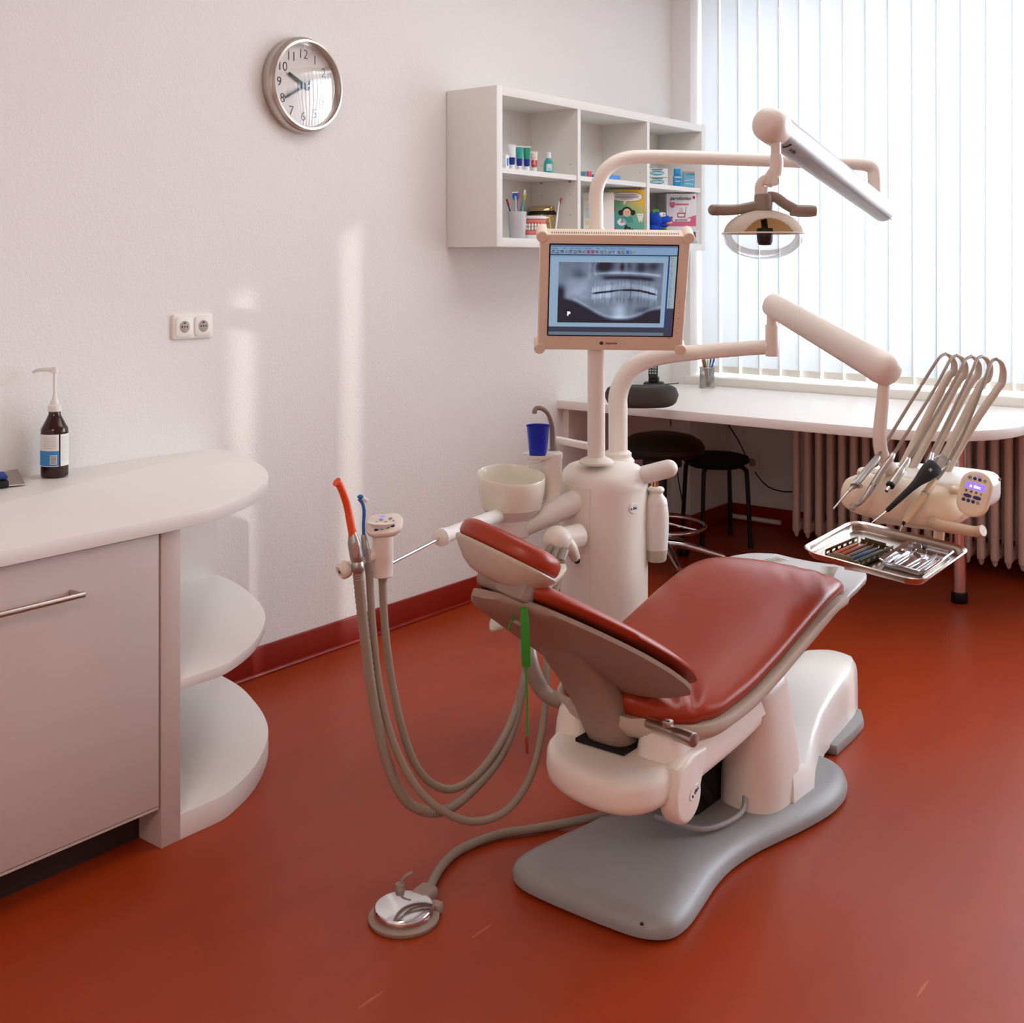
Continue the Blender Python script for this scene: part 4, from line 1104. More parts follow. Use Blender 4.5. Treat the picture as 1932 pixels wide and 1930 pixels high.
ms = bpy.data.materials.new('screen_picture'); ms.use_nodes = True; nt = ms.node_tree; b_ = nt.nodes['Principled BSDF']
at = nt.nodes.new('ShaderNodeVertexColor'); at.layer_name = 'picture'
b_.inputs['Base Color'].default_value = (.012,.012,.014,1); b_.inputs['Roughness'].default_value = .35; b_.inputs['Specular IOR Level'].default_value = .3
nt.links.new(at.outputs['Color'], b_.inputs['Emission Color']); b_.inputs['Emission Strength'].default_value = .47
me.materials.append(ms); so2 = bpy.data.objects.new('screen', me); C.objects.link(so2); so2.parent = mo
m = MB(); m.text('P', F @ Matrix.Translation((-.1245, -.063, .0014)), .017, .0001, bold=.0010)
mp_ = bpy.data.materials.new('screen_letter'); mp_.use_nodes = True; mp_.node_tree.nodes['Principled BSDF'].inputs['Emission Color'].default_value = (.72,.80,.88,1); mp_.node_tree.nodes['Principled BSDF'].inputs['Emission Strength'].default_value = .6
obj('screen_letter', m, mp_, mo)
m = MB(); m.text('neovo', F @ Matrix.Translation((.003, -.157, .0006)), .0135, .0003, bold=.0001)
hexo = [(.0062*math.cos(math.radians(60*k+30)), .0062*math.sin(math.radians(60*k+30))) for k in range(6)]
m.prism(hexo, .0005, F @ Matrix.Translation((-.026, -.157, .0003)), 0); obj('lettering', m, mat('print_brown', (92,66,54), .6), mo)
for k in range(7):
    m = MB(); m.cyl(F @ V((.193, -.025-.0165*k, 0)), F @ V((.193, -.025-.0165*k, .0006)), .0011, n=8); obj('button', m, M_dark, mo)
m = MB(); m.box((0,0,0), (.008,.0012,.0006), 0, 1, F @ Matrix.Translation((.171, -.139, .0003))); obj('sticker', m, M_dark, mo)
m = MB(); bk = F @ V((0, -.02, -.07)); pm = V((px_, py_, bk.z)); m.tube([bk, bk.lerp(pm, .5), pm], .018, 14, 4); m.cyl(pm-Z_*.03, pm+Z_*.03, .034, n=24); obj('bracket', m, M_cream, mo)
# ================================================================== ASSISTANT'S HOLDER with suction hoses
ah = thing('assistant_holder', 'cream suction holder with keypad on a telescopic chrome arm beside the spittoon', 'suction holder', P(722, 1085, 2.75))
m = MB(); a0, a1 = P(985, 956, 3.53), P(836, 1012, 2.95); m.tube([a0, a0.lerp(a1, .5), a1], [.021,.020,.0185], 24, 4); m.lathe([(.0185,-.004), (.0225,0), (.0225,.018), (.014,.022), (.006,.023)], a1, (a1-a0), 28); obj('arm_tube', m, M_creamw, ah)
m = MB(); r1 = P(738, 1062, 2.75); m.cyl(a1, r1, .0048, n=16); obj('arm_rod', m, M_chrome, ah)
HZ = 2.75
hb = P(722, 1088, HZ)
m = MB(); m.lathe([(.021,0), (.0245,.003), (.0245,.040), (.0250,.041), (.0250,.096), (.0245,.10), (.0262,.112), (.031,.122), (.037,.130)], hb, n=40); 
kt = P(725, 990, HZ-.01); kn = (Z_*.80-FWD*.52-RGT*.10).normalized(); kx = (RGT-kn*RGT.dot(kn)).normalized(); ky = kn.cross(kx)
m.rings([[hb+Z_*.118+V((.030*math.cos(t_), .030*math.sin(t_), 0)) for t_ in [2*PI*k/40 for k in range(40)]]]+[[kt+kx*x+ky*y+kn*z for x, y in [(x_*k, y_*k) for x_, y_ in rrect(.088, .066, .026, 9)]] for k, z in ((.80, -.016), (.98, -.006), (1, 0), (.98, .004), (.93, .006))], True, True) if False else None
ring_n = 40
rr = [[hb+Z_*.112+RGT*(.027*math.cos(2*PI*k/ring_n))+FWD*(.027*math.sin(2*PI*k/ring_n)) for k in range(ring_n)]]
for kk, z in ((.80, -.014), (.97, -.006), (1, 0), (.98, .0035), (.93, .005)):
    o = rrect(.088*kk, .066*kk, .026*kk, 9); rr.append([kt+kx*x+ky*y+kn*z for x, y in o])
m.rings(rr); obj('holder_body', m, M_cream, ah)
FK = frame(kt+kn*.0052, kx, ky, kn)
m = MB(); m.box((0,0,0), (.012,.005,.0006), 0, 1, FK @ Matrix.Translation((-.006, .022, 0))); obj('display', m, mat('violet_display', (120,110,255), .4, emis=.7), ah)
for (bx_, by_, r_) in ((-.008,.012,.0035), (.014,.013,.0035), (-.018,.004,.003), (.004,.004,.002), (.022,.006,.002), (-.004,-.006,.002), (.012,-.007,.002)):
    m = MB(); m.prism(ell(r_*1.4, r_, 14), .0007, FK @ Matrix.Translation((bx_, by_, 0)), 0); obj('keypad_button', m, M_inkgrey, ah)
for k in range(4):
    m = MB(); m.prism(ell(.0055, .0036, 16), .0009, FK @ Matrix.Translation((-.016+k*.0125, -.020+k*.0028, 0)), 0); obj('keypad_button', m, M_navy, ah)
m = MB(); b0_, b1_ = P(716, 1040, HZ), P(655, 1072, HZ-.05); m.cyl(b0_, b1_, .0155, .0135, n=24); cd_ = (b1_-b0_).normalized()
m.lathe([(.0145,-.008), (.019,-.004), (.0205,.004), (.0195,.014), (.014,.019), (.010,.017), (0,.017)], P(653, 1073, HZ-.052), cd_, 32); obj('crossbar', m, M_cream, ah)
m = MB(); q = P(653, 1073, HZ-.052)+cd_*.0172; m.lathe([(0,.001), (.008,.001), (.0085,0)], q, cd_, 20); m.m = 1; m.cyl(q, q+cd_*.0018, .0035, n=12); obj('locking_screw', m, [M_steel, M_dark], ah)
hose3 = [P(722, 1086, 2.75), P(722, 1110, 2.75), P(728, 1200, 2.74), P(742, 1300, 2.73), P(768, 1405, 2.72), P(800, 1465, 2.72), P(845, 1489, 2.74), P(890, 1470, 2.78), P(930, 1425, 2.84), P(965, 1360, 2.92), P(986, 1290, 3.0), P(1005, 1200, 3.10), P(1028, 1110, 3.18), P(1044, 1056, 3.22)]
m = MB(); m.tube(hose3, .0092, 14, 8); m.cyl(hb+Z_*.004, hb-Z_*.012, .0125, .0098, n=18); obj('hose', m, M_tubeb, ah)
# high volume suction with orange tip
sh = thing('suction_handpiece', 'thick ribbed suction hose with silver valve and orange tip in the holder', 'suction hose', P(672, 1080, 2.70))
VZ = 2.69
vt, vb_ = P(665, 1006, VZ), P(674, 1062, VZ); vd_ = (vb_-vt).normalized()
m = MB(); m.tube([vt-vd_*.004, vt, vt.lerp(vb_, .35), vt.lerp(vb_, .8), vb_], [.0085,.010,.0165,.0165,.013], 20, 5, flat=(1, .8)); m.lathe([(.012,0), (.0145,.004), (.0145,.022), (.012,.026)], vb_-vd_*.004, vd_, 22)
vb2 = obj('valve_body', m, M_satin, sh)
m = MB(); m.prism(ell(.0085, .019, 24), .003, frame(vt.lerp(vb_, .5)-FWD*.0155+RGT*.004, RGT, Z_, -FWD), .001, 1); obj('slide', m, M_steel, vb2)
m = MB(); tip = [vt+vd_*.006, P(661, 985, VZ), P(655, 955, VZ), P(647, 930, VZ-.01), P(640, 914, VZ-.015), P(635, 909, VZ-.02)]
m.tube(tip, [.0098,.0092,.0088,.0086,.0090,.0110], 18, 6); obj('tip', m, M_orange, sh)
hose1 = [P(674, 1064, VZ), P(677, 1100, 2.69), P(688, 1200, 2.69), P(704, 1320, 2.68), P(728, 1430, 2.67), P(762, 1505, 2.67), P(805, 1531, 2.69), P(850, 1524, 2.72), P(900, 1482, 2.78), P(945, 1425, 2.86), P(975, 1350, 2.94), P(990, 1275, 3.0), P(1010, 1190, 3.1), P(1040, 1100, 3.18), P(1057, 1058, 3.21)]
m = MB(); m.tube(hose1, [.0125,.0125,.012,.0118,.0118], 14, 20, rib=-.10); obj('hose', m, M_tubeb, sh)
# saliva ejector with blue tip
se = thing('saliva_ejector', 'thin suction hose with slim silver valve and bent blue tip in the holder', 'suction hose', P(698, 1080, 2.72))
EZ = 2.72
vt, vb_ = P(686, 1011, EZ), P(694, 1062, EZ); vd_ = (vb_-vt).normalized()
m = MB(); m.tube([vt-vd_*.003, vt, vt.lerp(vb_, .4), vt.lerp(vb_, .8), vb_], [.0048,.0058,.0092,.0088,.0085], 16, 5); obj('valve_body', m, M_satin, se)
m = MB(); m.tube([vt+vd_*.003, P(686, 990, EZ), P(687, 965, EZ), P(684, 950, EZ), P(677, 941, EZ)], .0040, 12, 6); m.tube([P(677, 940, EZ), P(680, 937, EZ), P(684, 940, EZ)], .0055, 12, 4); tp_ = obj('tip', m, M_blue, se)
m = MB(); m.tube([P(683, 939, EZ), P(688, 942, EZ), P(693, 946, EZ)], .005, 12, 3); obj('strainer', m, M_milky, tp_)
hose2 = [P(694, 1060, EZ), P(697, 1090, 2.72), P(703, 1180, 2.71), P(715, 1290, 2.70), P(742, 1400, 2.68), P(790, 1490, 2.66), P(850, 1538, 2.665), P(905, 1549, 2.69), P(960, 1525, 2.72), P(1002, 1462, 2.78), P(1024, 1370, 2.86), P(1031, 1290, 2.93), P(1032, 1240, 2.98), P(1040, 1150, 3.12), P(1064, 1058, 3.21)]
m = MB(); m.tube(hose2, .0088, 14, 8); obj('hose', m, M_tubeb, se)
# ================================================================== DELIVERY ARM AND CONSOLE
dv = thing('delivery_console', 'ivory instrument console with five upright hose arms hanging from a bent arm beside the chair', 'instrument console', V((3.06, 1.06, .74)))
q2 = P(1166, 850, 3.62)
m = MB(); m.lathe([(.050,0), (.051,.014), (.046,.020), (.042,.024), (.042,.036), (.036,.042), (.030,.044)], V((q2.x, q2.y, .786)), n=40); m.lathe([(.048,-.006), (.048,0)], V((q2.x, q2.y, .786)), n=40); obj('arm_base', m, M_cream, dv)
zz = lambda y: V((q2.x, q2.y, P(1166, y, 3.62).z))
m = MB(); m.tube([V((q2.x, q2.y, .80)), zz(800), zz(770), zz(748), P(1173, 724, 3.615), P(1190, 697, 3.60), P(1216, 681, 3.58), P(1250, 672, 3.55), P(1300, 666, 3.51), P(1370, 660, 3.44), P(1440, 655, 3.37), P(1456, 654, 3.35)], [.0295,.0295,.0295,.0285,.027,.0235,.0215,.0205], 24, 6); obj('bent_arm', m, M_cream, dv)
m = MB(); e0 = P(1457, 672, 3.35); m.cyl(e0, P(1457, 613, 3.35), .0195, n=30, bev=.002); m.cyl(P(1457, 613, 3.35), P(1457, 585, 3.35), .0155, n=24); obj('elbow_joint', m, M_cream, dv)
f0, f1 = P(1456, 574, 3.35), P(1676, 700, 2.97); fdr = (f1-f0).normalized(); FL = (f1-f0).length
m = MB(); m.lathe([(0,-.012), (.024,-.010), (.0325,-.002), (.034,.006), (.034,.02), (.0345,.022), (.041,FL-.055), (.0415,FL-.053), (.0425,FL-.02), (.0418,FL-.008), (.0395,FL+.002), (.036,FL+.010), (.030,FL+.016), (.022,FL+.020), (.012,FL+.0225), (0,FL+.0235)], f0, fdr, 48, 1, 1); obj('flex_arm', m, M_cream, dv)
m = MB(); m.tube([P(1668, 712, 2.99), P(1666, 750, 2.99), P(1661, 800, 2.99), P(1660, 835, 2.99), P(1666, 862, 3.0), P(1680, 885, 3.03), P(1700, 900, 3.07)], [.0155,.0155,.0165,.0175,.0175,.019,.02], 22, 6); obj('drop_tube', m, M_cream, dv)
# console body: white top and ivory instrument roll
m = MB(); o = [(3.00, 1.17), (2.98, 1.12), (2.985, .94), (3.02, .895), (3.10, .875), (3.18, .882), (3.222, .915), (3.235, 1.0), (3.228, 1.10), (3.20, 1.17), (3.12, 1.195)]
oc = [(p.x, p.y) for p in catmull([V((x, y, 0)) for x, y in o+[o[0]]], 4)[:-1]]
m.prism(oc, .075, frame(V((0,0,.785)), X_, Y_, Z_), .022, 4); obj('console_top', m, M_creamw, dv)
m = MB(); rr = []
for i in range(33):
    t = i/32; y = 1.222-t*(1.222-.915)
    e = (1-abs(2*t-1)**5)**.42 if 0 < t < 1 else .12
    e = max(e, .22)
    zc = .811-.016*t; xc = 2.972+.012*t
    hx, hz = .074*e, (.046+.008*math.sin(PI*t))*e
    r = []
    for k in range(30):
        a = 2*PI*k/30; c, s = math.cos(a), math.sin(a)
        r.append(V((xc+hx*math.copysign(abs(c)**.75, c), y, zc+hz*math.copysign(abs(s)**.8, s)-(.012 if c < -.3 else 0)*abs(c))))
    rr.append(r)
m.rings(rr); obj('instrument_roll', m, M_ivory, dv, ang=60)
m = MB(); m.bx((2.95, .95, .735), (3.19, 1.14, .775), .015, 3); obj('underside', m, M_ivory, dv)
# holders along the roll
for i in range(5):
    y = 1.165-.05*i; c = V((3.005, y, .853-.003*i))
    m = MB(); m.tube([c+V((-.018,.020,.0)), c+V((-.004,.022,.006)), c+V((.012,.018,.006)), c+V((.018,0,.004)), c+V((.012,-.018,.006)), c+V((-.004,-.022,.006)), c+V((-.018,-.020,.0))], .0075, 10, 5); obj('instrument_holder', m, M_ivory, dv)
# handle
m = MB(); m.tube([P(1758, 985, 2.88), P(1775, 992, 2.84), P(1810, 998, 2.80), P(1840, 1003, 2.77), P(1855, 1001, 2.755)], [.016,.0165,.0155,.015,.0155], 20, 6, flat=(1, .85)); m.cyl(P(1762, 988, 2.86)-FWD*.012, P(1762, 988, 2.86)-FWD*.02, .009, n=16); obj('handle', m, mat('handle_tan', (206,178,148), .4), dv)
# tray bracket
m = MB(); m.tube([V((3.12, 1.05, .765)), V((3.17, 1.045, .735)), V((3.195, 1.045, .69)), V((3.18, 1.05, .645)), V((3.12, 1.07, .622)), V((3.04, 1.09, .620)), V((2.957, 1.104, .628))], [.015,.015,.014,.013,.012], 16, 6, flat=(1, .85)); m.box(V((2.957, 1.104, .634)), (.20,.14,.010), .003); obj('tray_bracket', m, M_ivory, dv)
# control pad
kc = P(1838, 931, 2.82); kn = (V((0,0,HC))-kc).normalized(); kn = (kn+Z_*.10+RGT*-.12).normalized()
ky = (Z_*.96+RGT*.22); ky = (ky-kn*ky.dot(kn)).normalized(); kx = ky.cross(kn)
FP = frame(kc, kx, ky, kn)
m = MB(); m.prism(rrect(.074, .110, .034, 9), .028, FP @ Matrix.Translation((0,0,-.028)), .008, 3); cp_ = obj('control_pad', m, M_ivory, dv)
m = MB(); m.tube([kc-kn*.02-kx*.02, kc-kn*.03-kx*.05-ky*.004, P(1800, 922, 2.95)], .009, 12, 5); obj('pad_arm', m, M_ivory, dv)
m = MB(); m.box((0,0,0), (.044,.016,.0007), 0, 1, FP @ Matrix.Translation((-.001, .017, .0004))); obj('display', m, mat('violet_display_pad', (112,92,255), .4, emis=.9), cp_)
m = MB(); m.text('a dec', FP @ Matrix.Translation((-.001, .0165, .0009)), .012, .0001, bold=.0002); obj('display_text', m, mat('display_white', (240,238,255), .5, emis=.8), cp_)
KM = [mat('button_teal', (90,150,170), .5), M_navy, M_inkgrey, mat('button_brown', (110,96,110), .5)]
def kb(x, y, a, b, i):
    m = MB(); m.prism(ell(a, b, 18, 2.4), .0010, FP @ Matrix.Translation((x, y, 0)), 0); obj('button', m, KM[i], cp_)
for k in range(4): kb(-.018+.0115*k, .035, .0040, .0040, (0, 1, 1, 2)[k])
for k in range(4): kb(-.019+.0115*k, .0025, .0030, .0030, (3, 3, 3, 2)[k])
for k in range(2): kb(-.0135+.022*k, -.0090, .0095, .0044, 1)
for k in range(4): kb(-.020+.011*k, -.0200, .0042, .0042, (1, 1, 1, 2)[k])
m = MB(); m.box((0,0,0), (.012,.002,.0008), 0, 1, FP @ Matrix.Translation((.001, .043, .0004))); obj('indicator', m, mat('button_violet', (130,100,255), .5, emis=.5), cp_)
m = MB(); m.tube([P(1876, 903, 3.05), P(1884, 905, 3.03), P(1887, 904, 3.02)], .004, 10, 3); m.tube([P(1876, 910, 3.05), P(1883, 912, 3.03)], .004, 10, 0); obj('side_hook', m, M_taupe, dv)
# five hose arms with their instruments
arms = [
 # base,            low,             bend,            tip-side points...             top of the hose,   hose points down to the handpiece
 dict(a=[(1690,905,3.14),(1748,790,3.17),(1787,714,3.20),(1799,702,3.205),(1800,684,3.20),(1793,672,3.19),(1784,667,3.18)], h=[(1784,667,3.18),(1773,674,3.16),(1757,697,3.13),(1732,737,3.09),(1693,800,3.03),(1656,862,2.97)]),
 dict(a=[(1708,908,3.13),(1764,802,3.16),(1806,722,3.19),(1819,707,3.195),(1821,688,3.19),(1815,676,3.18),(1805,670,3.17)], h=[(1805,670,3.17),(1794,677,3.15),(1783,697,3.12),(1760,739,3.08),(1722,800,3.02),(1684,860,2.96)]),
 dict(a=[(1736,910,3.12),(1790,800,3.14),(1830,724,3.17),(1844,708,3.175),(1847,690,3.17),(1842,678,3.16),(1833,672,3.15)], h=[(1833,672,3.15),(1822,678,3.13),(1812,697,3.10),(1788,742,3.06),(1750,808,3.0),(1713,868,2.94)]),
 dict(a=[(1756,912,3.10),(1812,802,3.12),(1850,728,3.14),(1863,714,3.145),(1868,692,3.14),(1862,678,3.13),(1852,672,3.12)], h=[(1852,672,3.12),(1843,678,3.10),(1834,700,3.07),(1813,742,3.03),(1783,805,2.98),(1757,856,2.93)]),
 dict(a=[(1774,912,3.08),(1832,808,3.09),(1879,738,3.11),(1890,722,3.115),(1893,700,3.11),(1889,684,3.10),(1880,677,3.09)], h=[(1880,677,3.09),(1871,682,3.08),(1862,705,3.05),(1843,757,3.01),(1812,830,2.97),(1780,888,2.93),(1764,908,2.91)]),
]
for d in arms:
    m = MB(); m.tube([P(*p) for p in d['a']], [.0115,.0115,.0115,.0112,.0100,.0075,.0045], 14, 6, flat=(1, .9)); obj('hose_arm', m, M_pan if False else mat('arm_ivory', (206,192,176), .4), dv)
G = 'instruments in the console holders'
def hose(i, par, r=.0042):
    m = MB(); m.tube([P(*p) for p in arms[i]['h']], r, 10, 6); obj('tubing', m, mat('tubing_tan', (146,128,112), .45), par)
def L3(*ps): return [P(*p) for p in ps]
# 1 air-water syringe
h = thing('air_water_syringe', 'steel syringe with thin straight nozzle, leftmost instrument on the console', 'dental instrument', P(1609, 917, 2.9), G); hose(0, h)
a, b = P(1657, 862, 2.97), P(1613, 914, 2.89); d = (b-a).normalized()
m = MB(); m.tube([a, a.lerp(b, .15), a.lerp(b, .8), b], [.0065,.0085,.0092,.0085], 16, 4); m.box((0,0,0), (.022,.018,.022), .005, 2, frame(b, d, RGT, d.cross(RGT).normalized())); m.cyl(b-FWD*.006+RGT*.006+Z_*-.004, b-FWD*.018+RGT*.010, .005, n=12); m.cyl(b, P(1601, 927, 2.87), .006, .004, n=14); obj('handle', m, M_satin, h)
m = MB(); m.cyl(P(1601, 927, 2.87), P(1572, 960, 2.84), .0030, .0018, n=12); obj('nozzle', m, M_chrome, h)
# 2 turbine
h = thing('turbine_handpiece', 'steel turbine handpiece with curved neck, second instrument on the console', 'dental instrument', P(1620, 951, 2.88), G); hose(1, h)
m = MB(); m.tube(L3((1686,857,2.965), (1680,866,2.95), (1662,892,2.93), (1646,917,2.91), (1632,938,2.89), (1622,949,2.88), (1611,954,2.875)), [.0055,.008,.0088,.0085,.0068,.0055,.006], 16, 6); m.cyl(P(1611, 951, 2.875), P(1607, 961, 2.87), .0068, n=16); obj('body', m, M_steel, h)
m = MB(); a, b = P(1648, 914, 2.912), P(1645, 919, 2.909); m.cyl(a, b, .0093, n=18); m.cyl(P(1609, 958, 2.872), P(1604, 951, 2.872), .0012, n=8); obj('collar', m, M_chrome, h)
# 3 motor
h = thing('micromotor', 'short steel micromotor with open tip, third instrument on the console', 'dental instrument', P(1690, 915, 2.9), G); hose(2, h)
m = MB(); a, b = P(1714, 866, 2.94), P(1681, 914, 2.88); m.tube([a, a.lerp(b, .1), a.lerp(b, .45), a.lerp(b, .5), b], [.0062,.0085,.0088,.0108,.0108], 18, 3); obj('body', m, M_steel, h)
m = MB(); d = (b-a).normalized(); m.cyl(b, b+d*.006, .0105, n=18); m.m = 1; m.cyl(b+d*.006, b+d*.026, .0045, n=14); m.m = 0; m.cyl(b+d*.026, b+d*.0268, .003, n=10); obj('coupling', m, [M_dark, M_chrome], h)
# 4 black instrument with clear battery cap
h = thing('camera_handpiece', 'wide black tapered handpiece with clear cap, fourth instrument on the console', 'dental instrument', P(1700, 930, 2.85), G); hose(3, h)
a, b = P(1763, 880, 2.90), P(1673, 964, 2.82); d = (b-a).normalized(); sdw = d.cross((V((0,0,HC))-a).normalized()).normalized(); nw = d.cross(sdw)
rr = []
for t, w_, th in ((-.02,.018,.011), (0,.0215,.013), (.10,.0215,.013), (.22,.0175,.012), (.35,.0115,.010), (.5,.0085,.0085), (.8,.0068,.0068), (.98,.0055,.0055), (1,.004,.004)):
    c = a.lerp(b, t); rr.append([c+sdw*(x*w_)+nw*(y*th) for x, y in ell(1, 1, 20, 2.6)])
m = MB(); m.rings(rr); bd4 = obj('body', m, M_black, h, ang=60)
m = MB(); m.text('30', frame(a.lerp(b, .13)-nw*.0132, -d, sdw, -nw) if (-nw).dot(V((0,0,HC))-a) > 0 else frame(a.lerp(b, .13)+nw*.0132, -d, -sdw, nw), .010, .0002); obj('marking', m, M_paper, bd4)
m = MB(); c0 = a-d*.006+sdw*0; rr = []
for t, w_, th in ((0,.0185,.0125), (.010,.0185,.0125), (.030,.016,.011), (.034,.014,.009)): rr.append([a-d*t+sdw*(x*w_)+nw*(y*th)+RGT*(t*.2) for x, y in ell(1, 1, 20, 4)])
m.rings(rr); obj('clear_cap', m, M_clear, h)
m = MB(); m.cyl(P(1758, 856, 2.93), P(1752, 878, 2.90), .006, .008, n=16); obj('coupling', m, M_satin, h)
m = MB(); m.cyl(b, P(1645, 986, 2.80), .0014, .0008, n=8); obj('needle', m, M_chrome, h)
# 5 scaler
h = thing('scaler_handpiece', 'cream scaler handpiece with fine dark tip, rightmost instrument on the console', 'dental instrument', P(1730, 955, 2.83), G); hose(4, h)
m = MB(); m.tube(L3((1764,906,2.91), (1757,915,2.90), (1745,932,2.88), (1725,958,2.86), (1713,975,2.85), (1706,986,2.84)), [.0075,.0092,.0092,.0095,.0085,.0058], 16, 5); obj('body', m, mat('scaler_cream', (226,200,160), .4), h)
m = MB(); m.cyl(P(1746, 930, 2.882), P(1744, 934, 2.879), .0098, n=18); obj('collar', m, M_satin, h)
m = MB(); m.cyl(P(1706, 985, 2.84), P(1703, 991, 2.836), .0045, .003, n=12); obj('chuck', m, M_dark, h)
m = MB(); m.tube(L3((1704,988,2.838), (1700,996,2.832), (1698,1003,2.828)), [.0022,.0015,.0008], 8, 3); obj('tip', m, M_chrome, h)
# ================================================================== INSTRUMENT TRAY
Tm = Matrix.Translation((2.957, 1.104, .655)) @ Matrix.Rotation(math.radians(-2.4), 4, 'Z') @ Matrix.Rotation(math.radians(-3.7), 4, 'Y') @ Matrix.Rotation(math.radians(5.2), 4, 'X')
def onT(x, y, z=.0):      # photo ray on the tray's own plane -> tray coordinates
    o = V((0,0,HC)); d = (P(x, y, 1)-o); Ti = Tm.inverted(); o2 = Ti @ o; d2 = Ti.to_3x3() @ d
    t = (z-o2.z)/d2.z; return o2+d2*t
def dish(mb, w, l, h, r, rim, flare=.012, t=.0012):
    rr = []
    for k, z in ((-flare-.01, .0004), (-flare, 0), (-flare*.5, h*.35), (-.004, h*.85), (0, h), (rim, h+.0015), (rim+.003, h), (rim+.0015, h-.002), (0, h-t*1.5), (-.004, h*.8-t), (-flare*.5, h*.3-t), (-flare, -t)):
        rr.append([V((x, y, z)) for x, y in rrect(w+2*k, l+2*k, r+k*.8, 7)])
    mb.rings(rr, True, True)
tray = MB(); dish(tray, .322, .314, .020, .045, .003)
bmesh.ops.transform(tray.bm, matrix=Tm, verts=tray.bm.verts)
tag(obj('instrument_tray', tray, mat('tray_steel', (196,184,172), .24, 1.0), None, Tm.translation), 'large stainless steel tray with rounded corners below the instrument console', 'tray')
# perforated cassette with coloured curettes
cA, cB, cC = onT(1556, 1052), onT(1640, 1016), onT(1632, 1074)
cx_ = (cB-cA); cx_.z = 0; CLn = cx_.length; cx_.normalize(); cy_ = V((cx_.y, -cx_.x, 0)); CWd = abs((cC-cA).dot(cy_))
CLn = .165; CWd = min(max(CWd, .085), .10)
K0 = Tm @ frame(cA+V((0,0,.002))+cx_*.0, cx_, cy_, Z_)    # origin at the front-left corner
K0 = K0 if (K0.to_3x3() @ V((0,0,1))).z > 0 else Tm @ frame(cA+V((0,0,.002)), cx_, cy_, Z_)
def KB(mb, a, b, bev=0):
    a, b = V(a), V(b); mb.box((0,0,0), [abs(b[i]-a[i]) for i in range(3)], bev, 1, K0 @ Matrix.Translation((a+b)/2))
M_cass = mat('cassette_steel', (150,136,112), .28, 1.0)
cs_ = thing('instrument_cassette', 'dark steel perforated cassette holding coloured instruments on the left of the tray', 'cassette', K0.translation)
m = MB()
KB(m, (0,0,0), (CLn,CWd,.0012))
def slotwall(y):
    KB(m, (0,y,0), (CLn,y+.0012,.007)); KB(m, (0,y,.013), (CLn,y+.0012,.020))
    x = 0; n = 6
    for k in range(n+1):
        x0 = CLn*k/n-.006; KB(m, (max(0, x0), y, .007), (min(CLn, x0+.012), y+.0012, .013))
slotwall(0); slotwall(CWd-.0012)
obj('frame', m, M_cass, cs_)
for x in (0, CLn-.0012):
    m = MB(); KB(m, (x, .008, 0), (x+.0012, CWd-.008, .014)); KB(m, (x, .02, .014), (x+.0012, CWd-.02, .020)); obj('end_plate', m, M_cass, cs_)
cols = [((236,110,40),'orange'), ((190,60,44),'red'), ((120,112,104),'grey'), ((56,92,150),'blue'), ((50,104,60),'green')]
for i, (c, nm) in enumerate(cols):
    y = .016+(CWd-.032)*i/4; z = .0085
    a, b = K0 @ V((.018, y, z)), K0 @ V((CLn-.030, y, z)); d = (b-a).normalized(); up3 = (K0.to_3x3() @ V((0,0,1)))
    cu = thing('curette', nm+' handled curette lying in the perforated cassette on the tray', 'dental instrument', a, 'coloured curettes in the cassette')
    m = MB(); m.tube([a, a.lerp(b, .04), a.lerp(b, .96), b], [.0030,.0045,.0045,.0030], 12, 0); obj('handle', m, mat('curette_'+nm, c, .35), cu)
    m = MB()
    m.tube([a, a-d*.008, a-d*.013+up3*.003, a-d*.016+up3*.001], [.0024,.0016,.0011,.0006], 8, 4); obj('tip', m, M_chrome, cu); m = MB(); m.tube([b, b+d*.012, b+d*.018+up3*.004, b+d*.022+up3*.001], [.0024,.0016,.0011,.0006], 8, 4); obj('tip', m, M_chrome, cu)
